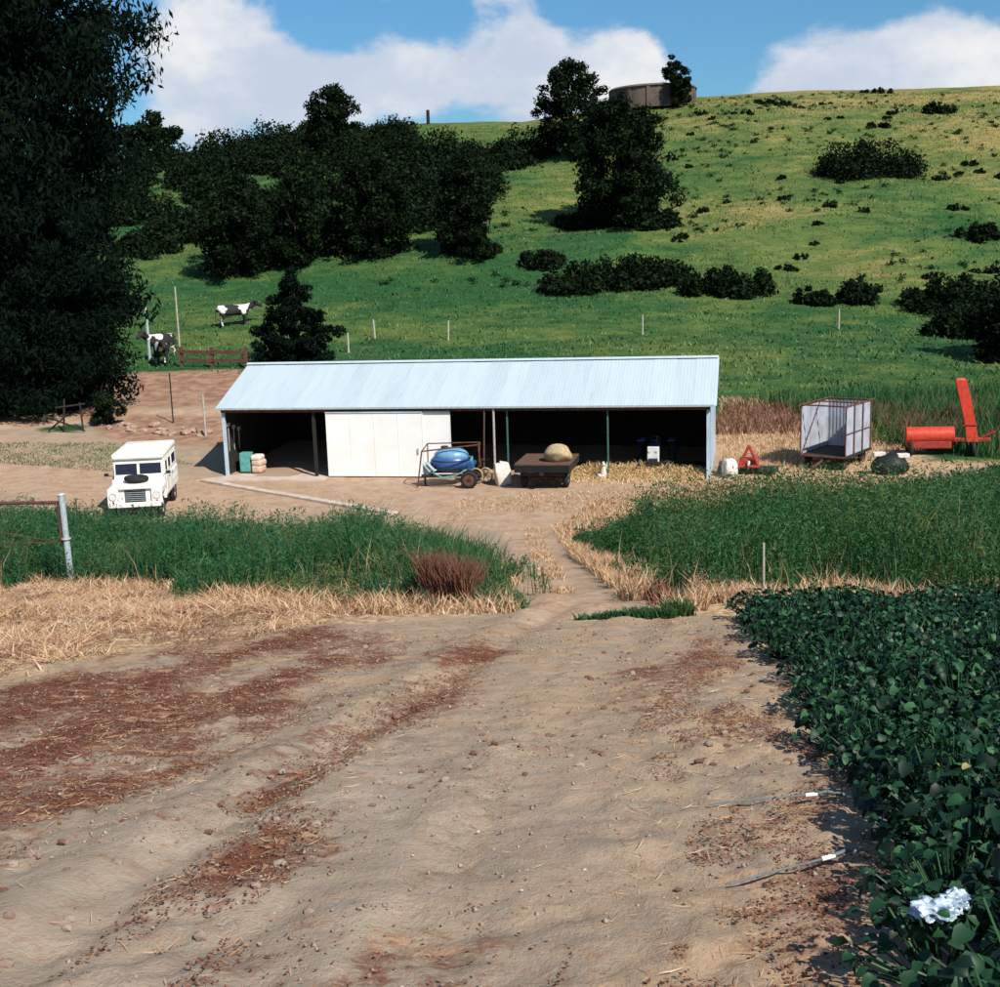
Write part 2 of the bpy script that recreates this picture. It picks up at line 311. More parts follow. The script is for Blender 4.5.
class MB:
    """collects solids; build() links them as one mesh object"""
    def __init__(s): s.b = bmesh.new()
    def box(s, c, size, rot=(0, 0, 0), bev=0., seg=2):
        r = bmesh.ops.create_cube(s.b, size=1); vs = r['verts']
        M = Matrix.Translation(c) @ Euler(rot).to_matrix().to_4x4() @ Matrix.Diagonal((*size, 1)); bmesh.ops.transform(s.b, matrix=M, verts=vs)
        if bev: bmesh.ops.bevel(s.b, geom=list({e for v in vs for e in v.link_edges}), offset=bev, segments=seg, affect='EDGES', profile=.5)
        return s
    def tube(s, a, b, r, r2=None, n=8):
        a = Vector(a); b = Vector(b); dv = b - a
        q = dv.to_track_quat('Z', 'Y').to_matrix().to_4x4()
        bmesh.ops.create_cone(s.b, cap_ends=True, segments=n, radius1=r, radius2=r if r2 is None else r2, depth=dv.length, matrix=Matrix.Translation((a + b) / 2) @ q)
        return s
    def path(s, pts, r, n=8):
        for a, b in zip(pts, pts[1:]): s.tube(a, b, r, n=n)
        return s
    def prism(s, outline, axis_a, axis_b):
        """outline points (Vectors) extruded by axis_b-axis_a"""
        dv = Vector(axis_b) - Vector(axis_a); va = [s.b.verts.new(Vector(p) + Vector(axis_a)) for p in outline]; vb = [s.b.verts.new(v.co + dv) for v in va]
        n = len(va); s.b.faces.new(va); s.b.faces.new(vb[::-1])
        for i in range(n): s.b.faces.new((va[i], vb[i], vb[(i + 1) % n], va[(i + 1) % n]))
        return s
    def ring(s, c, axis, R_, r, n=20, k=8, flat=1.):
        q = Vector(axis).to_track_quat('Z', 'Y').to_matrix(); g = []
        for i in range(n):
            a = 2 * math.pi * i / n; row = []
            for j in range(k):
                e = 2 * math.pi * j / k; rr = R_ + r * math.cos(e)
                row.append(s.b.verts.new(Vector(c) + q @ Vector((rr * math.cos(a), rr * math.sin(a), r * flat * math.sin(e)))))
            g.append(row)
        for i in range(n):
            for j in range(k): s.b.faces.new((g[i][j], g[(i + 1) % n][j], g[(i + 1) % n][(j + 1) % k], g[i][(j + 1) % k]))
        return s
    def blob(s, c, size, sub=3, amp=.1, freq=2., seed=0, rot=(0, 0, 0), zpow=1.):
        from mathutils import noise as mn
        r = bmesh.ops.create_icosphere(s.b, subdivisions=sub, radius=.5); M = Matrix.Translation(c) @ Euler(rot).to_matrix().to_4x4()
        for v in r['verts']:
            k = 1 + amp * mn.noise(v.co * freq * 2 + Vector((seed * 3.1, seed * 1.7, seed))); p_ = v.co * k
            v.co = M @ Vector((p_.x * size[0], p_.y * size[1], p_.z * size[2]))
        return s
    def build(s, name, mt, parent=None, smooth=False, angle=None):
        me = bpy.data.meshes.new(name); bmesh.ops.recalc_face_normals(s.b, faces=s.b.faces); s.b.to_mesh(me); s.b.free()
        if smooth:
            me.polygons.foreach_set('use_smooth', np.ones(len(me.polygons), bool))
            if angle: me.set_sharp_from_angle(angle=R(angle))
        return link(name, me, mt, parent)
def copy_tree(o, parent=None):
    c_ = o.copy(); COL.objects.link(c_); c_.parent = parent
    for ch in list(o.children): copy_tree(ch, c_)
    return c_
def sampled(poly, n, keep=None):
    """n random points in a polygon"""
    P = np.array(poly); lo, hi = P.min(0), P.max(0); X = np.zeros(0); Y = np.zeros(0)
    while len(X) < n:
        x = RNG.uniform(lo[0], hi[0], n * 2); y = RNG.uniform(lo[1], hi[1], n * 2)
        f = inpoly(x, y, poly, .01) > .5
        if keep is not None: f &= keep(x, y)
        X = np.r_[X, x[f]]; Y = np.r_[Y, y[f]]
    return X[:n], Y[:n]

# ------------------------------------------------------------------ ground: one sheet, finer near by
ys = np.r_[np.linspace(-380, -20, 22), np.arange(-17, 2, 1.), np.arange(2, 17.5, .055), np.arange(17.5, 46, .25), np.arange(46, 92, .6), np.arange(92, 186, 1.3), np.linspace(190, 900, 30)]
tt = np.r_[-60, -25, -10, -5, -3, -2, -1.5, np.linspace(-1.2, 1.2, 330), 1.5, 2, 3, 5, 10, 25, 60]
Y = np.repeat(ys, len(tt)).reshape(len(ys), len(tt)); X = tt[None, :] * (5.2 + .48 * np.abs(ys))[:, None]
X = np.clip(X, -1200, 1200) + tt[None, :] * .01
x, y = X.ravel(), Y.ravel(); z = ground(x, y)
ny, nx_ = len(ys), len(tt); idx = np.arange(ny * nx_).reshape(ny, nx_)
Fq = np.stack([idx[:-1, :-1], idx[:-1, 1:], idx[1:, 1:], idx[1:, :-1]], -1).reshape(-1, 4)
gme = npmesh('ground', np.stack([x, y, z], 1), Fq, 'ground', True)
N_ = fbm(x / 1.5, y / 1.5, 70, 3); N2 = fbm(x / 3.5, y / 3.5, 90, 3)
NP = fbm((x - .22 * y) / .55, y / 1.3, 95, 3)
litter = np.clip(inpoly(x, y, LITA, .5) * .55 + inpoly(x, y, LITB, .3) * .42 + inpoly(x, y, LITR, .5) * .40 + (NP - .47) * 1.5, 0, 1) * np.clip((20 - y) / 3, 0, 1)
edge_l = inpoly(x, y, [(-3.6, 15), (-1, 15.2), (.3, 15.6), (.1, 17.6), (-1.5, 18.2), (-3.4, 19)], .5); edge_r = inpoly(x, y, [(1.9, 14.7), (6, 13.8), (9, 13), (9, 15.2), (6, 15.6), (3.6, 16.9), (2.2, 22), (1.8, 20)], .5)
straw = np.clip(inpoly(x, y, STRAW, .8) * .8 + .7 * edge_l + .7 * edge_r + inpoly(x, y, RDRY, 1.2) * .75 + .55 * inpoly(x, y, [(-1.2, 36), (-.4, 37), (.3, 24), (.2, 18), (-.6, 18), (-1.2, 30)], .5)
                + .5 * inpoly(x, y, [(2.0, 18), (2.9, 18), (3.2, 34), (8.4, 38), (9.5, 43), (4, 41), (2.3, 38)], .6) + .6 * inpoly(x, y, [(-2, 40), (3, 40), (9, 42.5), (9, 45), (3, 44), (-1, 43)], 1.) + .5 * inpoly(x, y, [(-30, 48), (-20, 56), (-17, 57), (-12.5, 51), (-16, 50), (-24, 57)], 1.) + (N2 - .5) * .5, 0, 1)
green = np.clip(inpoly(x, y, WEEDS, .8) + inpoly(x, y, GRASSL, .8) + np.clip((y - 61 - 2 * (N2 - .5) * 6 + np.where(x > 8, 5, 0)) / 3, 0, 1) + inpoly(x, y, [(-30, 48), (-20, 56), (-17, 57), (-12.5, 51), (-16, 50), (-24, 57)], 1.) * .38
                + .9 * inpoly(x, y, [(17, 47), (60, 40), (60, 62), (19, 62)], 1.5) + np.clip((np.abs(x) - 30) / 10, 0, 1) * np.clip((y - 22) / 10, 0, 1), 0, 1)
red_ = np.clip(inpoly(x, y, REDDIRT, 1.2) + .8 * inpoly(x, y, ROCKY, 1.) + .9 * inpoly(x, y, RRED, .8), 0, 1)
green = green * (1 - inpoly(x, y, UPROAD, .5)) * (1 - .93 * red_)
pale = np.clip(inpoly(x, y, TRACK, .45) * .8 + inpoly(x, y, YARD, .9) * .8 + inpoly(x, y, UPROAD, .6), 0, 1)
warm_ = np.clip(inpoly(x, y, LITR, .8) * .6 + np.clip((y - 6) / 6, 0, .8) + (x > -.5) * .2 + (N2 - .5), 0, 1)
za = gme.color_attributes.new('zone_a', 'FLOAT_COLOR', 'POINT'); za.data.foreach_set('color', np.stack([litter, straw, green, np.ones_like(x)], 1).astype(np.float32).ravel())
zb = gme.color_attributes.new('zone_b', 'FLOAT_COLOR', 'POINT'); zb.data.foreach_set('color', np.stack([pale, red_, warm_, np.ones_like(x)], 1).astype(np.float32).ravel())
go = link('ground', gme); go['kind'] = 'structure'; go['label'] = 'bare field, yard and grassy hillside ground'

# ------------------------------------------------------------------ the long open-fronted shed
SL, SD, EH, RH = 19.64, 7.0, 2.87, 4.3
SHED = thing('farm_shed', 'long open-fronted farm shed with pale blue-grey iron roof and white sliding door', 'shed', (-11.25, 49.02, 0), math.atan2(-4.04, 19.22))
SM = Matrix.Translation(SHED.location) @ Matrix.Rotation(SHED.rotation_euler.z, 4, 'Z')
def shed_pt(u, v, z=0.): return SM @ Vector((u, v, z))
def corrugated(wid, length, pitch=.12, amp=.018, seg=4):
    n = int(round(wid / pitch)) * seg; xs = np.linspace(0, wid, n + 1); zz = amp * np.sin(np.arange(n + 1) / seg * 2 * math.pi)
    V = np.concatenate([np.stack([xs, np.zeros(n + 1), zz], 1), np.stack([xs, np.full(n + 1, length), zz], 1)])
    i = np.arange(n); return V, np.stack([i, i + 1, i + n + 2, i + n + 1], 1)
half = SD / 2; pitch_a = math.atan2(RH - EH, half); slope = math.hypot(half, RH - EH)
NSH = 24; shw = (SL + .4) / NSH
V, Fc = corrugated(shw + .05, slope + .22, .12, .003)
roof_sheet = npmesh('roof_sheet', V, Fc, 'roof_iron', True)
roof = MB()
for yv in (.35, 1.3, 2.25, 3.1): roof.box((SL / 2, yv, EH + math.tan(pitch_a) * yv - .09), (SL - .1, .05, .09), (0, 0, 0))
for yv in (.35, 1.3, 2.25, 3.1): roof.box((SL / 2, SD - yv, EH + math.tan(pitch_a) * yv - .09), (SL - .1, .05, .09), (0, 0, 0))
roof = roof.build('roof_frame', 'timber_and_shade', SHED)
for k in range(NSH):
    for side in (0, 1):
        o = link('roof_sheet', roof_sheet, None, SHED); jit = random.uniform(-.006, .006)
        if side == 0:
            o.matrix_local = Matrix.Translation((-.2 + k * shw, -.2, EH + .03 - .2 * math.tan(pitch_a) + (k % 2) * .006)) @ Matrix.Rotation(pitch_a + jit * .3, 4, 'X')
        else:
            o.matrix_local = Matrix.Translation((-.2 + (k + 1) * shw, SD + .2, EH + .03 - .2 * math.tan(pitch_a) + (k % 2) * .006)) @ Matrix.Rotation(math.pi, 4, 'Z') @ Matrix.Rotation(pitch_a, 4, 'X')
b = MB(); pr = [Vector((0, -.16, -.045)), Vector((0, 0, .03)), Vector((0, .16, -.045)), Vector((0, 0, .012))]
b.prism(pr, (-.22, half, RH + .075), (SL + .22, half, RH + .075)).build('ridge_cap', 'roof_iron', SHED)
MB().box((SL / 2, -.03, EH - .12), (SL, .06, .2)).build('eave_beam', 'rust', SHED)
b = MB(); b.box((SL / 2, -.20, EH - .05), (SL + .3, .08, .07)).build('gutter', 'galvanised', SHED)
def gable(u0, nm):
    # vertical iron sheets cut to the roof slope
    n = 64; vv = np.linspace(0, SD, n + 1); top = EH + (RH - EH) * (1 - np.abs(vv - half) / half); xx = u0 + .014 * np.sin(np.arange(n + 1) * math.pi / 2)
    V = np.concatenate([np.stack([xx, vv, np.full(n + 1, -.05)], 1), np.stack([xx, vv, top], 1)]); i = np.arange(n)
    link(nm, npmesh(nm, V, np.stack([i, i + 1, i + n + 2, i + n + 1], 1), 'wall_iron'), None, SHED)
MB().box((.07, SD / 2, EH / 2), (.03, SD - .3, EH - .1)).build('shade_lining', 'timber_and_shade', SHED); gable(.0, 'side_wall'); gable(SL, 'side_wall')  # dark panel added inside the left end wall to paint interior shade
V, Fc = corrugated(SL, EH + .1); V = np.stack([V[:, 0], SD + V[:, 2], V[:, 1] - .05], 1); link('back_wall', npmesh('back_wall', V, Fc, 'timber_and_shade'), None, SHED)  # near-black colour on the back wall stands in for interior shade
for u in (.06, 3.93, 19.64 - .07): MB().box((u, .05, EH / 2 - .1), (.12, .12, EH - .15)).build('post', 'wall_iron' if u != 3.93 else 'timber_and_shade', SHED)
for u in (11.86, 15.78): MB().box((u, .05, EH / 2 - .1), (.06, .06, EH - .15)).build('post', 'green_post', SHED)
for u in (.2, 3.93, 7.86, 11.8, 15.7, SL - .2):
    MB().box((u, SD - .15, EH / 2), (.12, .12, EH)).build('post', 'timber_and_shade', SHED)
    b = MB(); 
    b.box((u, half / 2 + .02, (EH + RH) / 2 - .22), (.1, slope - .1, .14), (pitch_a, 0, 0)); b.box((u, SD - half / 2 - .02, (EH + RH) / 2 - .22), (.1, slope - .1, .14), (-pitch_a, 0, 0)); b.box((u, half, EH - .1), (.08, SD - .2, .12)); b.build('truss', 'timber_and_shade', SHED)
b = MB(); b.tube((10.9, -.13, .0), (11.0, -.13, EH - .1), .03); b.build('conduit', 'timber', SHED)
b = MB(); b.tube((11.35, -.12, .0), (11.36, -.12, EH - .1), .045); b.build('conduit', 'fence_white', SHED)
def door_panel(u0, u1, v, mt):
    b = MB(); n = max(1, int((u1 - u0) / .95)); ww = (u1 - u0) / n
    b.box(((u0 + u1) / 2, v, EH / 2 - .06), (u1 - u0, .04, EH - .26))
    for k in range(n + 1): b.box((u0 + .02 + k * (u1 - u0 - .04) / n, v - .028, EH / 2 - .06), (.012, .005, EH - .30))
    o = b.build('sliding_door', mt, SHED)
    MB().box(((u0 + u1) / 2, v - .03, EH - .225), (u1 - u0, .05, .05)).build('door_rail', 'wall_iron', o)
    MB().box((u1 - .22, v - .055, 1.1), (.05, .04, .22)).build('door_handle', 'galvanised', o)
door_panel(4.49, 8.5, -.10, 'door_white'); door_panel(8.44, 9.6, -.03, 'door_white')
o = MB().box((2.25, .85, -.03), (4.5, 1.9, .14), bev=.01).build('floor_slab', 'concrete', SHED)
MB().box((SL / 2, 4.4, -.02), (SL - .3, 4.9, .12)).build('shade_floor', 'floor_shade', SHED)  # dark sheet added over the inner floor, shade painted as colour
# concrete edging strip in the yard
A, B_ = Vector((-11.9, 47.9, 0)), Vector((-3.6, 40.2, 0)); b = MB(); dv = (B_ - A)
for k in range(7):
    p0, p1 = A + dv * (k / 7), A + dv * ((k + 1) / 7 - .002); c0 = (p0 + p1) / 2
    zz = max(gz(p0.x, p0.y), gz(p1.x, p1.y), gz(c0.x, c0.y))
    b.box((c0.x, c0.y, zz + .0), ((p1 - p0).length, .34, .16), (0, 0, math.atan2(dv.y, dv.x)), .01)
o = b.build('kerb', 'concrete'); o['kind'] = 'structure'; o['label'] = 'pale concrete edging strip across the yard'
b = MB(); q = [Vector(p) for p in ((-12.2, 48.0, 0), (-7.0, 47.15, 0), (-6.9, 47.75, 0), (-11.3, 48.75, 0))]
b.prism(q, (0, 0, -.12), (0, 0, .075)); o = b.build('concrete_apron', 'concrete'); o['kind'] = 'structure'; o['label'] = 'pale concrete apron before the left bay of the shed'

def wheel(parent, c, rad, wid, axis=(0, 1, 0), rim='rim_paint', name='wheel'):
    ax = Vector(axis); wo_ = MB().tube(Vector(c) - ax * wid * .30, Vector(c) + ax * wid * .30, rad * .62, n=18).build(name, rim, parent)
    MB().ring(c, axis, rad - wid * .42, wid * .42, 22, 8, 1.15).build('tyre', 'rubber', wo_, True)
    b = MB(); b.tube(Vector(c) - ax * wid * .40, Vector(c) + ax * wid * .40, rad * .2, n=10); b.build('hub', 'dark_metal' if rim != 'dark_metal' else 'rust', wo_)
    return wo_

# ------------------------------------------------------------------ white station wagon (x forward)
lx, ly = -12.7, 42.5
LR_S = 1.12
LR = thing('off_road_wagon', 'white boxy off-road wagon with a spare tyre on its bonnet, parked in the yard', 'car', (lx, ly, gz(lx, ly)), math.atan2(-.99, .13))
b = MB(); b.box((-.55, 0, .86), (3.05, 1.62, .62), bev=.05); b.box((-.55, 0, .50), (2.9, 1.2, .16)); b.build('body', 'white_paint', LR)
b = MB(); b.box((-.6, 0, 1.46), (2.75, 1.56, .62), bev=.04)
b.build('cabin', 'white_paint', LR)
b = MB(); b.box((-.6, 0, 1.86), (2.95, 1.58, .20), bev=.07, seg=3); ro = b.build('roof', 'white_paint', LR, True, 40)
b = MB()
for k in range(3): b.box((-.9 + k * .5 - .3, 0, 1.965), (.04, 1.3, .02))
b.build('roof_rib', 'white_paint', ro)
b = MB(); b.box((1.38, 0, 1.08), (.98, 1.02, .13), (0, R(3), 0), .04); bon = b.build('bonnet', 'white_paint', LR)
for s in (-1, 1):
    b = MB(); b.box((1.38, s * .65, .93), (1.0, .33, .22), bev=.04); b.box((1.83, s * .65, .72), (.10, .33, .34), bev=.03); b.box((.93, s * .65, .72), (.06, .33, .36)); b.build('wing', 'white_paint', LR)
    b = MB(); b.tube((1.885, s * .65, .80), (1.90, s * .65, .80), .10, n=18); hl = b.build('headlight', 'pale_panel', LR); MB().ring((1.895, s * .65, .80), (1, 0, 0), .105, .012).build('bezel', 'rim_paint', hl)
    b = MB(); b.tube((1.885, s * .65, .62), (1.90, s * .65, .62), .035, n=10); b.build('side_lamp', 'red_faded', LR)
b = MB(); b.box((1.72, 0, .78), (.10, .98, .56)); b.build('radiator_panel', 'white_paint', LR)
b = MB(); b.box((1.775, 0, .80), (.02, .62, .40)); g_ = b.build('grille', 'dark_metal', LR)
b = MB()
for k in range(6): b.box((1.79, 0, .65 + k * .06), (.01, .62, .014))
b.build('grille_bar', 'galvanised', g_)
MB().box((1.98, 0, .55), (.10, 1.56, .14), bev=.015).build('bumper', 'white_paint', LR)
b = MB(); b.box((.84, 0, 1.20), (.06, 1.46, .12)); b.build('scuttle', 'white_paint', LR)
LR.scale = (LR_S,) * 3
wsr = R(-8)
for s in (-1, 1):
    b = MB(); b.box((.815, s * .365, 1.47), (.02, .64, .34), (0, wsr, 0)); pn = b.build('windscreen_pane', 'glass_dark', LR)
    b = MB()
    for dy, dz, sy, sz in ((0, .185, .72, .035), (0, -.185, .72, .035), (.345, 0, .035, .40), (-.345, 0, .035, .40)): b.box((.825 + dz * math.tan(wsr), s * .365 + dy, 1.47 + dz), (.03, sy, sz), (0, wsr, 0))
    b.build('frame', 'white_paint', pn)
    MB().tube((.85, s * .2, 1.30), (.86, s * .42, 1.40), .008).build('wiper', 'dark_metal', LR)
    # side glass
    for x0, x1 in ((.15, .62), (-.62, -.02), (-1.75, -.80)):
        w_ = MB().box(((x0 + x1) / 2, s * .782, 1.48), (x1 - x0, .012, .32)).build('side_window', 'glass_dark', LR)
        b = MB(); b.box(((x0 + x1) / 2, s * .786, 1.65), (x1 - x0 + .04, .016, .025)); b.box(((x0 + x1) / 2, s * .786, 1.31), (x1 - x0 + .04, .016, .025)); [b.box((xe, s * .786, 1.48), (.025, .016, .36)) for xe in (x0, x1)]; b.build('frame', 'white_paint', w_)
    for x0, x1 in ((-.02, .68), (-.72, -.06)):
        dd = MB().box(((x0 + x1) / 2, s * .815, .92), (x1 - x0, .02, .56), bev=.008).build('door', 'white_paint', LR)
        MB().box((x0 + .1, s * .835, 1.10), (.12, .02, .03)).build('handle', 'dark_metal', dd)
    MB().tube((.8, s * .75, 1.25), (1.05, s * .92, 1.34), .01).build('mirror_arm', 'dark_metal', LR)
    MB().box((1.05, s * .93, 1.36), (.03, .14, .10), bev=.01).build('mirror', 'dark_metal', LR)
    for xw in (1.38, -1.38): wheel(LR, (xw, s * .68, .37), .37, .19, (0, 1, 0), 'white_paint')
    b = MB(); b.box((-1.38, s * .80, .86), (.95, .04, .10)); b.build('wheel_arch', 'white_paint', LR)
sp = MB().tube((1.32, 0, 1.19), (1.32, 0, 1.25), .23, n=20).build('spare_wheel', 'white_paint', LR)
MB().ring((1.32, 0, 1.245), (0, .05, 1), .29, .085, 24, 8, 1.).build('tyre', 'rubber', sp, True); MB().tube((1.32, 0, 1.24), (1.32, 0, 1.30), .06, n=10).build('hub', 'dark_metal', sp)

# ------------------------------------------------------------------ things in and before the shed
def at_shed(u, v, x=None): p_ = shed_pt(u, v); return (p_.x, p_.y, gz(p_.x, p_.y) + .0)
SY = SHED.rotation_euler.z
# sprayer with blue tank
sx_, sy_ = -1.85, 45.3
S = thing('tank_sprayer', 'blue tank field sprayer with tubular boom frame before the white door', 'sprayer', (sx_, sy_, gz(sx_, sy_)), SY + R(4))
MB().blob((0, 0, .92), (1.55, 1.1, .78), 3, .03, 1.5, 1, ).build('tank', 'tank_blue', S, True)
MB().blob((.05, 0, 1.16), (1.34, .98, .66), 3, .03, 1.5, 2).build('tank_top', 'tank_lid', S, True)
MB().ring((0.02, 0, 1.03), (0, 0, 1), .72, .035, 28, 6, .8).build('belt', 'dark_metal', S, True)
MB().tube((-.2, 0, 1.42), (-.2, 0, 1.53), .14, n=14).build('filler_cap', 'dark_metal', S)
b = MB()
for s in (-1, 1): b.box((0, s * .42, .47), (2.1, .08, .09)); b.box((s * .75, 0, .47), (.08, .9, .09)); b.tube((s * .6, -.42, .5), (s * .5, -.42, .8), .03); b.tube((s * .6, .42, .5), (s * .5, .42, .8), .03)
b.build('chassis', 'dark_metal', S)
b = MB(); T1 = [(-1.2, -.5, .03), (-1.0, -.45, 1.40), (-.1, -.45, 1.50), (1.15, -.40, 1.62), (1.22, -.4, .8)]
b.path(T1, .028); b.path([(-1.0, -.45, 1.40), (-.92, .35, 1.58), (1.1, .4, 1.6), (1.15, -.4, 1.62)], .024); b.tube((-.92, .35, 1.58), (-.95, .4, .5), .024); b.tube((1.1, .4, 1.6), (1.0, .42, .5), .024); b.build('boom_frame', 'rust', S)
b = MB(); b.tube((-.95, -.46, .9), (-.7, -.5, .62), .05); b.tube((-.8, -.5, .95), (-.5, -.55, .65), .06); b.box((-.85, -.2, .72), (.3, .4, .4), bev=.03); b.build('pump', 'galvanised', S)
b = MB(); b.path([(-.6, -.55, .6), (-.2, -.62, .42), (.3, -.6, .5), (.7, -.5, .7)], .025); b.build('hose', 'teal_paint', S)
for s in (-1, 1): wheel(S, (.80, s * .62, .33), .33, .17, (0, 1, 0), 'rust')
MB().tube((.8, -.6, .33), (.8, .6, .33), .03).build('axle', 'dark_metal', S)
b = MB(); b.tube((-1.0, 0, .47), (-1.0, 0, .04), .04); b.box((-1.0, 0, .02), (.2, .2, .03)); b.build('stand', 'dark_metal', S)
# walk-behind cultivator
cx, cy, cz = at_shed(10.9, -.95)
C_ = thing('walking_cultivator', 'small blue walk-behind cultivator with tan iron wheels beside the two pipes', 'cultivator', (cx, cy, cz), SY)
MB().box((-.32, .05, .62), (.34, .5, .42), bev=.05).build('engine', 'tractor_blue', C_)
MB().tube((-.32, .0, .83), (-.32, .0, 1.02), .10, n=12).build('air_filter', 'teal_paint', C_)
b = MB(); b.tube((-.2, .1, .6), (.25, -.5, .98), .022); b.tube((-.2, -.1, .6), (.5, -.4, .98), .022); b.build('handlebar', 'dark_metal', C_)
MB().box((-.2, 0, .40), (.5, .3, .16), bev=.03).build('gearbox', 'tractor_blue', C_)
for (wx, wy) in ((-.05, -.30), (.30, -.16)):
    wo_ = MB().ring((wx, wy, .31), (.25, 1, 0), .27, .035, 22, 6).build('wheel', 'burlap', C_, True); b = MB()
    for k in range(6): b.tube((wx, wy, .31), (wx + .27 * math.cos(k * 1.047), wy - .06 * math.cos(k * 1.047), .31 + .27 * math.sin(k * 1.047)), .014)
    b.build('spoke', 'rust', wo_)
MB().tube((-.05, -.3, .31), (.3, .1, .31), .025).build('axle', 'dark_metal', C_)
# sacks
def sack(loc, size, rot, mt, label, seed, group=None):
    from mathutils import noise as mn
    b = MB(); b.box((0, 0, size[2] * .5), (size[0] * .9, size[1] * .9, size[2]), bev=size[1] * .2, seg=3); bmesh.ops.subdivide_edges(b.b, edges=b.b.edges[:], cuts=2, use_grid_fill=True)
    for v in b.b.verts:
        k = v.co.z / size[2]; tp = 1 + .12 * math.sin(k * 3.1) - .45 * max(0, k - .7); v.co.x *= tp; v.co.y *= tp; v.co += .05 * mn.noise_vector(v.co * 3.5 + Vector((seed * 2.3, 0, 0))) * (.3 + k)
    o = b.build('sack', mt, None, True); o.location = loc; o.rotation_euler = rot; tag(o, label, 'sack', group)
    tw = MB().tube((0, 0, size[2] * .93), (.02, .01, size[2] * 1.05), .035, .06, 8).build('tied_end', mt, o); return o
x_, y_, z_ = at_shed(12.0, -1.55); sack((x_, y_, z_), (.62, .44, .90), (0, R(-8), .3), 'sack', 'tall white sack standing against the flat trailer', 3)
x_, y_, z_ = at_shed(11.75, -.9); sack((x_, y_, z_), (.5, .38, .62), (0, R(6), 1.), 'burlap', 'brown sack half hidden behind the tall white sack', 4)
# flat trailer
tx, ty = 1.85, 45.1
T = thing('flat_trailer', 'dark low-sided flat trailer with timber deck carrying a burlap bundle', 'trailer', (tx, ty, gz(tx, ty)), SY)
for k in range(7): MB().box((0, -1.2 + k * .36, .95 + random.uniform(-.004, .004)), (2.05, .35, .06)).build('deck_plank', 'timber', T)
MB().box((0, -1.405, .80), (2.05, .05, .26)).build('tail_board', 'tarp_black', T)
b = MB(); [b.box((s * .98, 0, .80), (.06, 2.7, .3)) for s in (-1, 1)]; b.box((0, .2, .62), (.14, 3.4, .12)); b.box((0, -1.1, .55), (1.6, .1, .1)); b.build('chassis', 'dark_metal', T)
MB().tube((0, 1.8, .6), (0, 2.9, .35), .05).build('drawbar', 'dark_metal', T)
MB().tube((-.85, -.7, .36), (.85, -.7, .36), .045).build('axle', 'rust', T)
for s in (-1, 1): wheel(T, (s * .80, -.7, .36), .36, .22, (1, 0, 0), 'rim_paint')
b = MB(); b.tube((0, 2.6, .4), (0, 2.6, .0), .04); b.build('jack_stand', 'dark_metal', T)
p_ = T.matrix_basis @ Vector((.48, -.6, .975)); 
b = MB(); b.blob((0, 0, .26), (1.05, .95, .74), 4, .16, 1.4, 9); o = b.build('bundle', 'burlap', None, True); o.location = p_; o.rotation_euler = (0, 0, SY)
for v in o.data.vertices: v.co.z = max(v.co.z, 0.)
tag(o, 'rounded tan burlap bundle lying on the flat trailer', 'bundle')
# cloth at the green post
x_, y_, z_ = at_shed(15.62, -.12)
b = MB(); b.blob((0, 0, .32), (.20, .18, .70), 3, .6, 2.2, 5); b.blob((-.12, .02, .10), (.34, .24, .22), 3, .6, 2., 6); o = b.build('rag_bundle', 'sack', None, True); o.location = (x_, y_, z_); tag(o, 'pale rags bundled round the foot of the green post amid straw', 'rags')
MB().ring((0, 0, .55), (0, 0, 1), .10, .015, 14, 6).build('tie', 'burlap', o)
# tractor in the shade of the bay
x_, y_, z_ = at_shed(17.45, 1.35)
TR = thing('small_tractor', 'small blue tractor with pale grey nose parked inside the shaded bay', 'tractor', (x_, y_, z_), SY)
MB().box((0, -.62, .78), (.46, .10, .60), bev=.03).build('grille', 'pale_panel', TR)
MB().box((0, .0, .86), (.44, 1.15, .40), bev=.05).build('bonnet', 'tractor_blue', TR)
b = MB(); b.box((0, .05, .50), (.34, 1.9, .26)); b.box((0, -.62, .44), (1.0, .10, .10)); b.build('chassis', 'dark_metal', TR)
for s in (-1, 1):
    wheel(TR, (s * .55, -.62, .28), .28, .15, (1, 0, 0), 'dark_metal'); wheel(TR, (s * .62, .95, .55), .55, .28, (1, 0, 0), 'dark_metal'); MB().box((s * .6, .95, 1.14), (.3, .8, .05), bev=.02).build('mudguard', 'tractor_blue', TR)
    MB().tube((s * .14, -.675, .92), (s * .14, -.70, .92), .06, n=12).build('headlight', 'pale_panel', TR)
MB().tube((.12, -.1, 1.05), (.12, -.1, 1.42), .03).build('exhaust', 'rust', TR)
MB().box((0, 1.05, 1.02), (.42, .36, .08), bev=.02).build('seat', 'rubber', TR)
st = MB().ring((0, .62, 1.22), (0, -.4, 1), .19, .018, 20, 6).build('steering_wheel', 'tractor_blue', TR); MB().tube((0, .45, .95), (0, .62, 1.22), .02).build('column', 'dark_metal', st)
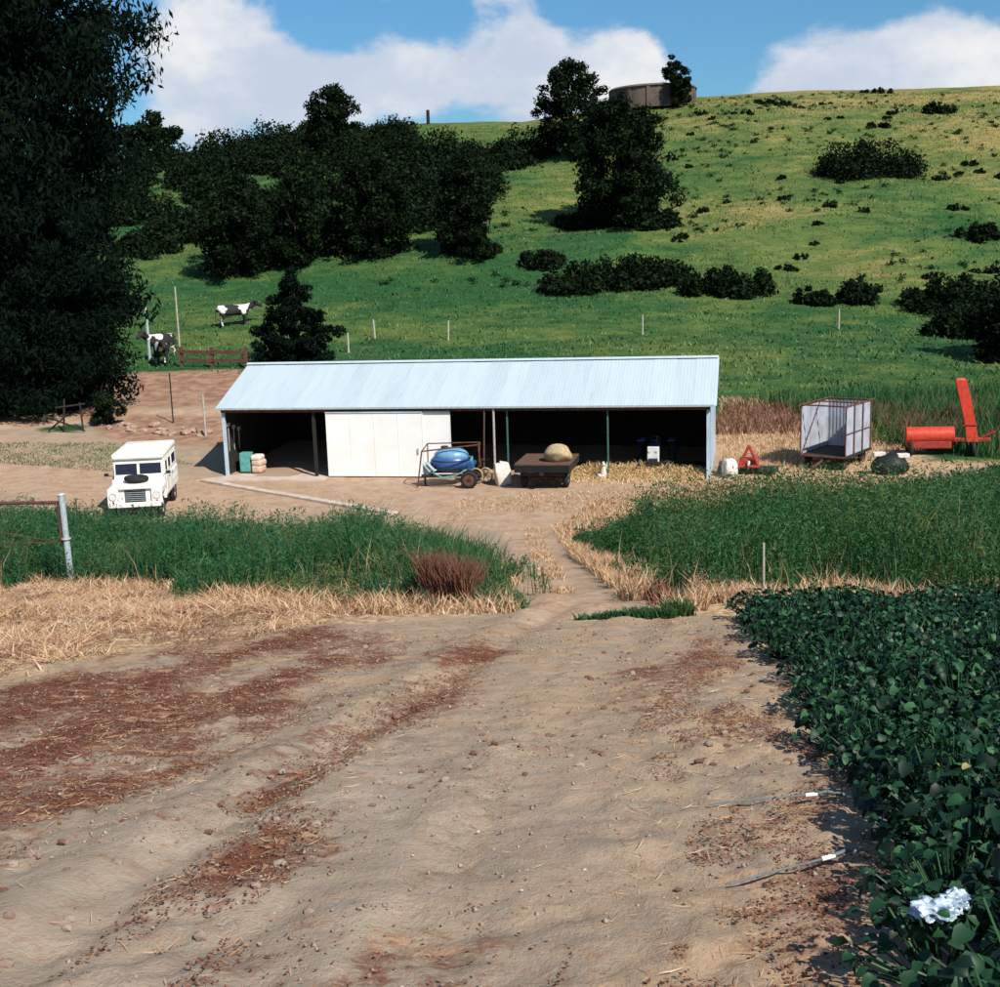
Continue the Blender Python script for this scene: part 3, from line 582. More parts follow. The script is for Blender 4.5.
# left bay store
x_, y_, z_ = at_shed(.62, .75); CB = thing('teal_cabinet', 'teal metal cabinet just inside the left end of the shed', 'cabinet', (x_, y_, .05), SY)
MB().box((0, 0, .45), (.44, .4, .80), bev=.01).build('carcass', 'teal_paint', CB); dd = MB().box((0, -.21, .45), (.40, .02, .74), bev=.004).build('door', 'teal_paint', CB); MB().box((.15, -.228, .5), (.02, .02, .1)).build('handle', 'galvanised', dd)
b = MB(); [b.box((s * .18, 0, .025), (.04, .34, .05)) for s in (-1, 1)]; b.build('foot', 'dark_metal', CB)
for k, (du, h_, mt_, nm_) in enumerate(((1.06, .34, 'sack_pink', 'lowest of the three stacked pink paper sacks beside the teal cabinet'), (1.08, .28, 'sack_pink', 'middle one of the three stacked pink paper sacks beside the teal cabinet'), (1.03, .24, 'sack', 'cream sack on top of the pink sacks beside the teal cabinet'))):
    q_ = shed_pt(du + .06, .8); zb_ = .05 + (0, .28, .52)[k]
    b = MB(); b.box((0, 0, h_ / 2), (.46, .6, h_), bev=.10, seg=3); o = b.build('sack', mt_, None, True); o.location = (q_.x, q_.y, zb_); o.rotation_euler = (0, 0, SY + random.uniform(-.1, .1)); tag(o, nm_, 'sack')
b = MB()
# tools hung on the left wall
q_ = shed_pt(.10, .9, 1.5); 
for k in range(3):
    q_ = shed_pt(.08, .35 + k * .5, 1.0); b = MB(); b.tube((0, 0, 0), (.02, 0, 1.1 - k * .15), .02); b.box((.03, 0, 1.12 - k * .15), (.03, .26, .14)); o = b.build('hand_tool', 'fence_white'); o.location = q_; o.rotation_euler = (0, 0, SY)
    tag(o, 'pale hand tool hanging on the inner left end wall of the shed', 'tool', 'tools on the shed wall')
# straw spread along the open bays
def blades(name, X, Y, hs, wid, lean, mt, base=None, segs=2, Z=None, flat=0.):
    n = len(X); Z = ground(X, Y) if Z is None else Z; a = RNG.uniform(0, 2 * math.pi, n); la = RNG.uniform(0, 2 * math.pi, n); ln = RNG.uniform(.15, 1, n) * lean * hs
    dx, dy = np.cos(a) * wid * RNG.uniform(.6, 1.4, n), np.sin(a) * wid * RNG.uniform(.6, 1.4, n); lx_, ly_ = np.cos(la) * ln, np.sin(la) * ln; h = hs * (1 - flat)
    V = np.zeros((n, 5, 3)); Z = Z - .02
    V[:, 0] = np.stack([X - dx, Y - dy, Z], 1); V[:, 1] = np.stack([X + dx, Y + dy, Z], 1)
    V[:, 2] = np.stack([X + dx * .8 + lx_ * .35, Y + dy * .8 + ly_ * .35, Z + h * .6], 1); V[:, 3] = np.stack([X - dx * .8 + lx_ * .35, Y - dy * .8 + ly_ * .35, Z + h * .6], 1)
    V[:, 4] = np.stack([X + lx_, Y + ly_, Z + h], 1)
    i = np.arange(n)[:, None] * 5; F = np.concatenate([i + np.array([[0, 1, 2]]), i + np.array([[0, 2, 3]]), i + np.array([[3, 2, 4]])])
    return npmesh(name, V.reshape(-1, 3), F, mt)
def stuff(name, me, label, cat):
    o = link(name, me); return tag(o, label, cat, None, 'stuff')
n = 7500; uu = RNG.uniform(12.9, SL - .2, n); vv = RNG.normal(.25, .55, n); pts = np.array([shed_pt(a, c_)[:2] for a, c_ in zip(uu, vv)])
hump = .42 * np.exp(-((vv - .5) / .5) ** 2) * (.4 + 1.2 * fbm(uu * 1.3, vv * 1.3, 5, 2))
stuff('straw_heap', blades('straw_heap', pts[:, 0], pts[:, 1], RNG.uniform(.05, .2, n), .015, 2.4, 'straw_gold', Z=ground(pts[:, 0], pts[:, 1]) + hump * RNG.uniform(.1, 1, n)), 'golden straw strewn along the open bays of the shed', 'straw')

# white bag, red implement, wagon, tarp heap, harvester to the right of the shed
x_, y_ = 8.75, 45.2; sack((x_, y_, gz(x_, y_) - .02), (.55, .5, .70), (0, 0, .4), 'sack', 'white sack slumped at the right corner of the shed', 11)
x_, y_ = 9.55, 45.5; RI = thing('red_mower', 'red three-point mower implement lying between the shed and the sheet wagon', 'implement', (x_, y_, gz(x_, y_)), R(-14))
b = MB(); b.tube((-.38, -.1, .3), (0, 0, 1.12), .06); b.tube((.38, -.1, .3), (0, 0, 1.12), .06); b.tube((-.38, -.1, .32), (.42, -.1, .32), .06); b.tube((0, 0, 1.1), (.3, .7, .4), .05); b.build('a_frame', 'red_faded', RI)
MB().box((0, .35, .42), (.72, .62, .34), bev=.06).build('gearbox_hood', 'red_faded', RI); b = MB(); b.box((-.05, .3, .17), (2.3, .62, .16), bev=.03); b.build('cutter_deck', 'dark_metal', RI)
b = MB(); b.box((-.9, .35, .35), (.5, .4, .2), bev=.03); b.build('side_cover', 'rust', RI); MB().tube((0, -.35, .45), (0, .2, .5), .05).build('drive_shaft', 'pale_panel', RI)
for s in (-1, 1): wheel(RI, (s * .75 + .1, -.15, .16), .16, .1, (1, 0, 0), 'rust')
# sheet-sided wagon, long axis away to the right
x_, y_ = 12.55, 46.2; WG = thing('sheet_wagon', 'tall open-ended farm wagon with pale sheet sides and rusty pipe frame', 'wagon', (x_, y_, gz(x_, y_)), R(-37))
WW, WL, WB, WT = 1.75, 2.7, .52, 2.5   # x right, y back
for s in (-1, 1):
    for k in range(3):
        V, Fc = corrugated(WL / 3 - .015, WT - WB - .12, .15, .012); V = np.stack([V[:, 2] + s * WW / 2, V[:, 0] + k * WL / 3, V[:, 1] + WB + .05], 1); link('side_sheet', npmesh('side_sheet', V, Fc, 'sheet_pale'), None, WG)
    b = MB()
    for k in range(4): b.tube((s * (WW / 2 + .03), k * WL / 3, WB - .05), (s * (WW / 2 + .03), k * WL / 3, WT + .02), .032)
    b.tube((s * (WW / 2 + .03), 0, WB + .9), (s * (WW / 2 + .03), WL, WB + .9), .022); b.tube((s * (WW / 2 + .03), -.3, WT), (s * (WW / 2 + .03), WL + .3, WT), .03); b.tube((s * (WW / 2 - .04), 0, WB + .1), (s * (WW / 2 - .04), WL * .66, WT), .02); b.build('side_frame', 'rust', WG)
V, Fc = corrugated(WW, WT - WB - .12, .15, .012); V = np.stack([V[:, 0] - WW / 2, WL + V[:, 2], V[:, 1] + WB + .05], 1); link('end_sheet', npmesh('end_sheet', V, Fc, 'sheet_pale'), None, WG)
b = MB(); b.box((0, WL / 2, WB), (WW + .16, WL + .1, .08)); b.build('floor', 'timber_and_shade', WG); 
for yy, zz, ee, rr in ((-.03, WB, .05, .045), (0, WT, 0, .03), (WL, WT, 0, .03), (WL / 2, WT + .01, 0, .03)): MB().tube((-WW / 2 - ee, yy, zz), (WW / 2 + ee, yy, zz), rr).build('cross_rail', 'rust', WG)
for s in (-1, 1):
    for yy in (.35, WL - .4): wheel(WG, (s * .72, yy, .27), .27, .17, (1, 0, 0), 'rust')
for yy in (.35, WL - .4): MB().tube((-.7, yy, .27), (.7, yy, .27), .04).build('axle', 'rust', WG)
b = MB(); b.tube((0, .2, .4), (0, -1.1, .22), .045); b.tube((0, -1.1, .22), (0, -1.15, .03), .04); b.build('drawbar', 'rust', WG)
# dark covered heap
x_, y_ = 14.75, 44.9; TH = thing('covered_stack', 'low black tarpaulin stack held down by pale blocks beside the wagon', 'stack', (x_, y_, gz(x_, y_)), R(-10))
b = MB(); b.blob((0, 0, .28), (1.35, 1.0, 1.0), 3, .22, 1.3, 15); o = b.build('tarpaulin', 'tarp_black', TH, True)
for v in o.data.vertices: v.co.z = max(v.co.z, -.03)
for dx_ in (-.42, .45): MB().box((dx_, -.05, .76 - .06 * (dx_ > 0)), (.46, .26, .16), (0, 0, .2), .03).build('block', 'sack', TH)
# red forage harvester
x_, y_ = 17.65, 48.8; FH = thing('forage_harvester', 'red forage harvester with round drum and tall upright chute among the weeds', 'harvester', (x_, y_, gz(x_, y_)), R(-12))
b = MB(); b.tube((-.95, 0, .78), (.9, 0, .80), .36, n=20); b.build('drum', 'red_paint', FH, True, 40)
b = MB(); b.box((-.05, .1, .45), (1.7, .8, .35), bev=.05); b.build('housing', 'red_faded', FH)
b = MB(); sq = lambda c_, a, bb: [Vector((c_[0] - a, c_[1] - bb, c_[2])), Vector((c_[0] + a, c_[1] - bb, c_[2])), Vector((c_[0] + a, c_[1] + bb, c_[2])), Vector((c_[0] - a, c_[1] + bb, c_[2]))]
secs = [sq((1.62, 0, .55), .24, .2), sq((1.52, 0, 1.2), .20, .17), sq((1.30, 0, 2.2), .22, .16), sq((1.10, 0, 3.05), .21, .14), sq((1.08, 0, 3.12), .14, .1)]
vv_ = [[b.b.verts.new(p_) for p_ in s] for s in secs]
for A_, B2 in zip(vv_, vv_[1:]):
    for i in range(4): b.b.faces.new((A_[i], A_[(i + 1) % 4], B2[(i + 1) % 4], B2[i]))
b.b.faces.new(vv_[0][::-1]); b.b.faces.new(vv_[-1]); ch = b.build('chute', 'red_paint', FH)
MB().box((1.5, 0, 1.25), (.5, .42, .06)).build('flange', 'red_faded', ch)
b = MB(); b.box((1.5, 0, .62), (1.6, .3, .16), bev=.03); b.tube((2.0, 0, .7), (2.45, -.1, .95), .06); b.build('gear_arm', 'red_faded', FH)
for xx in (-.8, 1.6): wheel(FH, (xx, .45, .3), .30, .18, (1, 0, 0), 'rust')
wheel(FH, (1.6, -.4, .3), .30, .18, (1, 0, 0), 'rust'); wheel(FH, (-.8, -.42, .3), .30, .18, (1, 0, 0), 'rust'); 

# ------------------------------------------------------------------ fences, posts, poles
def pole(name, x, y, h, r, mt, label, cat, tilt=(0, 0), group=None, top=None):
    b = MB(); b.tube((0, 0, -.25), (0, 0, h), r, r * .92, 10); o = b.build(name, mt); o.location = (x, y, gz(x, y)); o.rotation_euler = (tilt[0], tilt[1], random.random()); tag(o, label, cat, group)
    if top: MB().tube((0, 0, h), (0, 0, h + .03), r * 1.25, r * .9, 10).build('cap', mt, o)
    return o
GP = (-8.68, 23.6); gz0 = gz(*GP)
G = thing('pipe_gate', 'rusty red pipe rail gate hung on the galvanised post in the tall grass', 'gate', (GP[0], GP[1], gz0), R(176))
for z_ in (1.72, .9): MB().tube((.1, 0, z_), (4.6, .0, z_ + .02), .035 if z_ > 1 else .012).build('rail', 'rusty_rail', G)
MB().tube((4.55, 0, -.1), (4.55, 0, 1.74), .05).build('upright', 'rusty_rail', G); MB().tube((.12, 0, .88), (.12, 0, 1.75), .03).build('upright', 'rusty_rail', G); b = MB(); b.tube((.12, 0, .9), (4.5, 0, 1.72), .008); b.build('brace', 'rusty_rail', G)
o = pole('gate_post', GP[0], GP[1], 1.88, .065, 'galvanised', 'tall galvanised gate post standing in grass at the edge of the dry straw', 'post', (0, R(-1)), None, True)
MB().ring((0, 0, .98), (0, 0, 1), .075, .02, 14, 6).build('hinge_band', 'fence_white', o)
pole('stake', 3.62, 16.2, .85, .018, 'fence_white', 'thin pale stake at the corner of the green crop', 'stake', (R(2), R(-3)))
for (x_, y_) in ((-3.2, 82.9), (10.05, 82.8), (23.4, 82.7)): pole('fence_post', x_, y_, 1.35, .06, 'fence_white', 'pale fence post standing alone in grass at the foot of the hill', 'post', (0, R(random.uniform(-3, 3))), 'fence posts at the foot of the hill')
for (x_, y_) in ((-13.8, 80.0), (-9.6, 79.3), (-8.3, 84)): pole('fence_post', x_, y_, 1.3, .07, 'fence_white', 'weathered fence post just beyond the shed roof', 'post', (0, R(random.uniform(-4, 4))), 'fence posts beyond the roof')
pole('pole', -13.9, 57.0, 2.0, .05, 'fence_white', 'pale thin pole on the reddish bank by the left end of the shed', 'pole'); pole('pole', -16.2, 60.0, 2.5, .035, 'timber_and_shade', 'dark slender pole on the reddish bank beyond the wagon', 'pole')
pole('marker_post', -8.4, 175.5, 1.9, .25, 'timber_and_shade', 'lone dark marker post standing on the skyline', 'post')
pole('corral_post', -22.4, 78.6, 3.4, .10, 'galvanised', 'tall grey post beside the black and white cows', 'post'); pole('corral_post', -21.3, 82, 4.4, .06, 'fence_white', 'thin tall pole behind the black and white cows', 'pole')
# low red-brown plank corral
CF = thing('corral_fence', 'low red-brown plank corral fence behind the shed', 'fence', (0, 0, 0)); cp = [(-19.6, 75.6), (-17.6, 75.2), (-15.4, 74.8)]
for (x_, y_) in cp: MB().box((x_, y_, gz(x_, y_) + .55), (.22, .2, 1.4)).build('post', 'rusty_rail', CF)
for (a, c_) in zip(cp, cp[1:]):
    for dz in (.45, .95):
        A_ = Vector((*a, gz(*a) + dz)); B2 = Vector((*c_, gz(*c_) + dz)); dv = B2 - A_
        MB().box((A_ + B2) / 2 + Vector((0, -.13, 0)), (dv.length, .05, .20), (0, -math.asin(dv.z / dv.length), math.atan2(dv.y, dv.x))).build('plank', 'rusty_rail', CF)
# round tank on the hilltop
x_, y_ = 22.8, 174; WT_ = thing('round_tank', 'squat round concrete water tank on the hilltop', 'tank', (x_, y_, gz(x_, y_) - .95), 0)
MB().tube((0, 0, 0), (0, 0, 2.7), 5.9, n=40).build('tank_wall', 'tank_concrete', WT_, True, 40); b = MB(); b.tube((0, 0, 2.7), (0, 0, 2.95), 6.1, 5.9, n=40); b.build('rim', 'tank_concrete', WT_, True, 40)
for k in range(14):
    a = k * 2 * math.pi / 14; MB().box((5.92 * math.cos(a), 5.92 * math.sin(a), 1.35), (.22, .45, 2.6), (0, 0, a)).build('buttress', 'tank_concrete', WT_)
# rocks on the bank
for k in range(26):
    x_, y_ = sampled([(-19.6, 60.5), (-16.6, 59.6), (-13.6, 57.6), (-13.2, 56.6), (-16, 57.6), (-19, 58.4)], 1); x_, y_ = float(x_[0]), float(y_[0]); s_ = random.uniform(.2, .65)
    b = MB(); b.blob((0, 0, 0), (s_, s_ * random.uniform(.7, 1), s_ * random.uniform(.45, .7)), 2, .5, 1.3, k * 3 + 1); o = b.build('rock', 'stone'); o.location = (x_, y_, gz(x_, y_) + s_ * .12); o.rotation_euler = (0, 0, random.random() * 6)
    tag(o, 'reddish grey boulder in the rock pile on the bank', 'rock', 'rocks piled on the bank')
# broken timber frame
x_, y_ = -21.3, 58.9; BF = thing('broken_frame', 'broken dark timber frame leaning beside the small shrub', 'debris', (x_, y_, gz(x_, y_)), .3)
for a, c_ in (((0, 0, 0), (.15, .2, 1.6)), ((.9, .1, 0), (.85, .2, 1.4)), ((-.3, .1, 1.2), (1.1, .2, 1.3)), ((-.8, -.4, .9), (1.0, -.6, .05)), ((-.7, 0, .1), (.3, -.2, .9))): MB().tube(a, c_, .045).build('timber', 'timber_and_shade', BF)

# ------------------------------------------------------------------ cows (skinned skeletons)
def skin_body(name, pts, edges, mt, sub=2):
    me = bpy.data.meshes.new(name); me.from_pydata([p_[:3] for p_ in pts], [], []); me.edges.add(len(edges)); me.edges.foreach_set('vertices', [i for e in edges for i in e]); me.update()
    o = link(name, me); o.modifiers.new('skin', 'SKIN'); 
    sv = me.skin_vertices[0].data if me.skin_vertices else None
    if sv is None:
        bm = bmesh.new(); bm.from_mesh(me); bm.verts.layers.skin.verify(); bm.to_mesh(me); bm.free(); sv = me.skin_vertices[0].data
    for v, p_ in zip(sv, pts): v.radius = p_[3]
    sv[0].use_root = True; o.modifiers['skin'].use_smooth_shade = True; s_ = o.modifiers.new('sub', 'SUBSURF'); s_.levels = s_.render_levels = sub
    dg = bpy.context.evaluated_depsgraph_get(); em = bpy.data.meshes.new_from_object(o.evaluated_get(dg)); bpy.data.objects.remove(o); em.name = name
    em.materials.clear(); em.materials.append(MAT[mt]); return em
def cow_mesh(head):
    P_ = [(0, 0, 1.02, (.36, .36)), (.55, 0, 1.04, (.34, .36)), (-.6, 0, 1.06, (.34, .34)), (-.95, 0, 1.12, (.2, .24)), (.85, 0, 1.12, (.22, .28)), (1.1, .02, 1.22 + head * .1, (.17, .2)), (1.35, .04, 1.30 + head * .35, (.15, .16)), (1.62, .05, 1.12 + head * .4, (.12, .12)), (1.82, .05, .98 + head * .42, (.10, .09))]
    E_ = [(0, 1), (0, 2), (2, 3), (1, 4), (4, 5), (5, 6), (6, 7), (7, 8)]
    def add(p0, chain):
        for c_ in chain: P_.append(c_); E_.append((p0, len(P_) - 1)); p0 = len(P_) - 1
    for s in (-1, 1):
        add(1, [(.66, s * .22, .74, (.13, .13)), (.66, s * .22, .42, (.075, .075)), (.64, s * .22, .10, (.055, .055)), (.70, s * .22, .03, (.06, .06))])
        add(2, [(-.70, s * .24, .78, (.16, .15)), (-.62, s * .24, .58, (.1, .1)), (-.82, s * .24, .42, (.065, .065)), (-.78, s * .24, .10, (.055, .055)), (-.72, s * .24, .03, (.06, .06))])
        add(6, [(1.36, s * .22, 1.38 + head * .35, (.05, .03)), (1.34, s * .34, 1.34 + head * .35, (.045, .02))])
    add(3, [(-1.12, 0, .95, (.035, .035)), (-1.14, 0, .5, (.03, .03)), (-1.13, 0, .35, (.05, .05))])
    return skin_body('cow', P_, E_, 'cow_hide')
cm = [cow_mesh(0.), cow_mesh(.5)]
for (x_, y_, rz, hm, lb) in ((-21.1, 76.6, R(-70), 0, 'black and white cow standing at the end of the corral fence, nearer of the pair'), (-21.9, 79.6, R(-120), 1, 'black and white cow standing behind another cow by the tall grey post'), (-18.9, 88.6, R(20), 1, 'black and white cow alone on the green slope above the corral')):
    o = link('cow', cm[hm]); o.location = (x_, y_, gz(x_, y_) - .01); o.rotation_euler = (0, 0, rz); o.scale = (1.15,) * 3; tag(o, lb, 'cow')
    b = MB(); b.blob((-.35, 0, .66), (.4, .32, .24), 2, .05); b.build('udder', 'sack_pink', o, True)

# ------------------------------------------------------------------ trees and bushes
def leaf_cloud(C_, Rad, n, size, seed, flat=.75, outer=.5, droop=0., asp=.5):
    g = np.random.default_rng(seed); w_ = Rad ** 2; k = g.choice(len(C_), n, p=w_ / w_.sum()); dv = g.normal(size=(n, 3)); dv /= np.linalg.norm(dv, axis=1)[:, None]
    rr = Rad[k] * (outer + (1 - outer) * g.random(n)); P_ = C_[k] + dv * rr[:, None] * np.array([1, 1, flat])
    nrm = dv + g.normal(size=(n, 3)) * .8; nrm /= np.linalg.norm(nrm, axis=1)[:, None]; a = np.cross(nrm, g.normal(size=(n, 3))); a[:, 2] -= droop; a /= np.linalg.norm(a, axis=1)[:, None]; c_ = np.cross(nrm, a)
    s_ = size * g.uniform(.6, 1.5, n)[:, None]; V = np.stack([P_ - a * s_, P_ + c_ * s_ * asp, P_ + a * s_, P_ - c_ * s_ * asp], 1); i = np.arange(n)[:, None] * 4
    return V.reshape(-1, 3), i + np.array([[0, 1, 2, 3]])
def profile_clumps(h, prof, m, seed, cr):
    g = np.random.default_rng(seed); tt_ = np.array([p_[0] for p_ in prof]); rr = np.array([p_[1] for p_ in prof]); C_ = []; Q = []
    while len(C_) < m:
        t_ = g.random(); r_ = np.interp(t_, tt_, rr)
        if g.random() > (r_ / rr.max()) ** 1.2 + .08: continue
        a = g.random() * 2 * math.pi; q = r_ * math.sqrt(g.random()) * (.72 + .4 * g.random()); C_.append((q * math.cos(a), q * math.sin(a), t_ * h)); Q.append(cr * g.uniform(.55, 1.3))
    return np.array(C_), np.array(Q)
def trunk_mesh(h, r, C_, seed, mt='bark', nlimb=7):
    b = MB(); rs = random.Random(seed); pts = [Vector((0, 0, -.5))] + [Vector((rs.uniform(-.03, .03) * h, rs.uniform(-.03, .03) * h, h * .7 * k / 4)) for k in range(1, 5)]
    for k, (a, c_) in enumerate(zip(pts, pts[1:])): b.tube(a, c_, r * (1 - k * .2), r * (1 - (k + 1) * .2), 8)
    for k in range(nlimb):
        c_ = Vector(C_[rs.randrange(len(C_))]); k0 = min(3, max(1, int(c_.z / h * 3.5))); b.tube(pts[k0], c_, r * .3, r * .08, 6)
    return b
def tree(name, x, y, h, prof, label, m=60, cr=.9, n=9000, size=.22, mt='dark_leaf', seed=1, trunk_r=.25, group=None, sink=0., flat=.75, droop=0., cat='tree', squash=(1, 1), asp=.5):
    C_, Q = profile_clumps(h, prof, m, seed, cr); C_[:, 0] *= squash[0]; C_[:, 1] *= squash[1]
    o = thing(name, label, cat, (x, y, gz(x, y) - sink), 0, group); V, Fc = leaf_cloud(C_, Q, n, size, seed, flat, .35, droop, asp)
    trunk_mesh(h, trunk_r, C_, seed).build('trunk' if cat == 'tree' else 'stem', 'bark', o); V[:, 2] = np.maximum(V[:, 2], .05); link('crown' if cat == 'tree' else 'foliage', npmesh('crown', V, Fc, mt), None, o); return o
ROUND = [(0.0, .55), (.15, .85), (.4, 1.), (.7, .85), (.9, .5), (1, .15)]
def pf(r, base=None): return [(a, c_ * r) for a, c_ in (base or ROUND)]
CONE = [(0., .75), (.12, 1.), (.35, .85), (.6, .55), (.85, .25), (1, .05)]
TALL = [(.0, .5), (.1, .8), (.35, 1.), (.6, .95), (.85, .7), (1, .25)]
# the dark evergreen mass at the left
tree('evergreen_tree', -27.9, 66.5, 28, [(.02, 6), (.2, 7.5), (.45, 8.0), (.62, 9.2), (.78, 10.6), (.92, 9.6), (1, 5)], 'very tall dark evergreen tree towering at the end of the upper road', 560, 1.9, 150000, .21, 'pine_leaf', 3, .6, droop=.9, asp=.33)
tree('evergreen_tree', -24.4, 64.0, 13, [(.0, 4.6), (.2, 5.4), (.5, 5.0), (.8, 3.8), (1, 1.5)], 'broad lower dark evergreen whose foliage reaches the ground below the very tall one', 230, 1.2, 75000, .155, 'pine_leaf', 4, .4, droop=.6, asp=.33)
tree('young_conifer', -12.5, 76.4, 5.8, pf(3.0, CONE), 'young dark conifer standing directly behind the shed roof', 170, .45, 15000, .12, 'pine_leaf', 5, .18)
tree('hill_oak', 12.1, 114.6, 11.0, [(.02, 4.6), (.15, 5.2), (.5, 4.9), (.75, 4.2), (1, 2.2)], 'large dark dense tree standing alone in the middle of the green hillside', 190, 1.1, 30000, .17, 'dark_leaf', 6, .4)
tree('hill_oak', 9.4, 143, 10.2, pf(4.7), 'rounded dark tree just below the skyline behind the large lone tree', 130, 1.0, 16000, .19, 'dark_leaf', 7, .35)
tree('hilltop_tree', 25.0, 168.5, 6.6, pf(2.3, TALL), 'narrow dark tree beside the round tank on the hilltop', 70, .65, 8000, .17, 'dark_leaf', 8, .25)
tree('hill_oak', -18.2, 147, 8.2, pf(3.8), 'rounded dark tree breaking the skyline above the thicket', 110, .95, 13000, .19, 'dark_leaf', 9, .3)
tree('hill_oak', -2.2, 106.2, 8.6, [(.0, 2.9), (.3, 2.6), (.7, 1.9), (1, .8)], 'upright dark tree at the right-hand foot of the thicket', 120, .75, 14000, .16, 'dark_leaf', 10, .28)
tree('hill_oak', -21.8, 104.8, 8.2, pf(3.5, TALL), 'wide dark tree at the lower left of the thicket above the cows', 120, .9, 14000, .16, 'dark_leaf', 11, .28)
tree('hill_oak', -17.0, 107, 7.2, pf(2.5, TALL), 'narrower dark tree next to the wide one at the foot of the thicket', 90, .75, 11000, .16, 'dark_leaf', 12, .25)
tree('hill_oak', -10.0, 107.6, 8.6, pf(4.2), 'broad dark tree in the middle of the thicket foot', 130, .95, 15000, .17, 'dark_leaf', 13, .3)
tree('edge_tree', 30.2, 69.4, 5.4, [(0, 2.6), (.3, 3.0), (.7, 2.2), (1, .9)], 'dark bushy tree at the right end of the weedy flat', 60, .8, 9000, .18, 'dark_leaf', 14, .25)
tree('ridge_tree', -43, 160, 6.0, pf(4.0), 'low rounded dark tree on the left skyline', 50, 1., 7000, .26, 'dark_leaf', 15, .25); tree('ridge_tree', -51, 158, 7.5, pf(4.5), 'taller dark tree on the left skyline next to the tall evergreen', 50, 1., 7000, .26, 'dark_leaf', 16, .25)
tree('small_shrub', -19.5, 60.1, 1.75, pf(.85), 'small round green shrub on the bank of the upper road', 26, .26, 2600, .09, 'bush_leaf', 17, .05, cat='shrub')
# hillside bushes: wide low domes
def bush(x, y, wx, wy, h, label, seed, n=5000, group=None, mt='bush_leaf', rz=0., size=.17):
    g = np.random.default_rng(seed); m_ = max(10, int(wx * wy * 1.5)); a = g.random(m_) * 2 * math.pi; q = np.sqrt(g.random(m_)) * .92
    px, py = q * np.cos(a) * wx / 2, q * np.sin(a) * wy / 2; cc, ss = math.cos(rz), math.sin(rz); px, py = px * cc - py * ss, px * ss + py * cc
    hh = h * np.sqrt(np.clip(1 - q * q, .1, 1)) * g.uniform(.45, .95, m_); z0 = ground(x + px, y + py) - gz(x, y)
    C_ = np.concatenate([np.stack([px, py, z0 + hh], 1), np.stack([px, py, z0 + hh * .4], 1)]); Q = np.r_[h * g.uniform(.16, .36, m_), h * g.uniform(.34, .5, m_)]
    o = thing('hill_bush', label, 'bush', (x, y, gz(x, y)), 0, group); V, Fc = leaf_cloud(C_, Q, n, size, seed, .8, .3); V[:, 2] = np.maximum(V[:, 2], np.repeat(ground(V[::4, 0] + x, V[::4, 1] + y), 4) - gz(x, y) - .1)
    link('foliage', npmesh('foliage', V, Fc, mt), None, o); b = MB()
    for k in range(3): b.tube((0, 0, -.3), C_[k * 2 % m_], .07, .03, 6)
    b.build('stem', 'bark', o); return o
bush(38.6, 126.3, 11.2, 4.5, 3.6, 'wide flat-topped dark bush alone high on the right hillside', 31, 9000); bush(9.9, 97.0, 13.5, 4.5, 2.6, 'long dark bush bank below the large lone tree', 32, 12000, rz=.1); bush(17.9, 92.8, 8.2, 3.6, 2.0, 'low oval dark bush lower right of the long bush bank', 33, 7000)
bush(4.1, 103.6, 3.6, 2.6, 1.7, 'small dark bush at the left end of the long bush bank', 34, 3000); bush(23.0, 89.2, 4.2, 2.2, 1.2, 'low ragged bush between the oval bush and the right edge', 35, 3000); bush(26.6, 89.2, 2.6, 2.2, 2.0, 'ragged upright bush beside the low ragged one', 36, 2500)
bush(33.0, 87, 8.0, 5.0, 2.2, 'broad dark bush above the edge tree', 37, 8000); bush(30.6, 79, 5.5, 5.0, 1.8, 'dark bush between the broad bush and the edge tree', 38, 6000); bush(9.4, 116, 7.5, 3.4, 1.7, 'low dark bush spreading from the foot of the large lone tree', 39, 6000, rz=.1); bush(14.6, 112.6, 6.2, 3, 1.9, 'low dark bush against the trunk of the large lone tree', 40, 5000)
bush(55.4, 154.6, 4.2, 2.5, 1.4, 'small bush near the right skyline', 41, 2000); bush(53.2, 172, 4.5, 2, .8, 'low bush on the right skyline', 42, 1800); bush(37.3, 163.6, 6, 2, .8, 'thin low bush just under the skyline', 43, 1800); bush(41.5, 105, 3.5, 3, 1.4, 'roundish bush at the right edge of the hillside', 44, 2500); bush(46.5, 148, 3.5, 2, .9, 'little dark bush below the right skyline', 45, 1500)
gx, gy = sampled(DARKHILL, 66, lambda a, c_: (a > -46) & (a < 6) & ((c_ < 160) | (a < -20)) & (fbm(a / 6, c_ / 6, 88, 2) > .42))
for k, (a, c_) in enumerate(zip(gx, gy)):
    s_ = random.uniform(3.4, 7.4); bush(float(a), float(c_), s_ * 1.25, s_ * .8, s_ * random.uniform(.4, .62), 'dark rounded bush in the thicket on the left hillside', 100 + k, 4200, 'thicket bushes on the left hillside', size=.2)
gx, gy = sampled([(14, 92), (60, 90), (66, 165), (24, 165)], 60)
for k, (a, c_) in enumerate(zip(gx, gy)):
    s_ = random.uniform(.5, 1.3); bush(float(a), float(c_), s_ * 1.6, s_, s_ * .55, 'tiny dark shrub dotted on the open right hillside', 200 + k, 420, 'tiny shrubs dotted over the right hillside', size=.12)

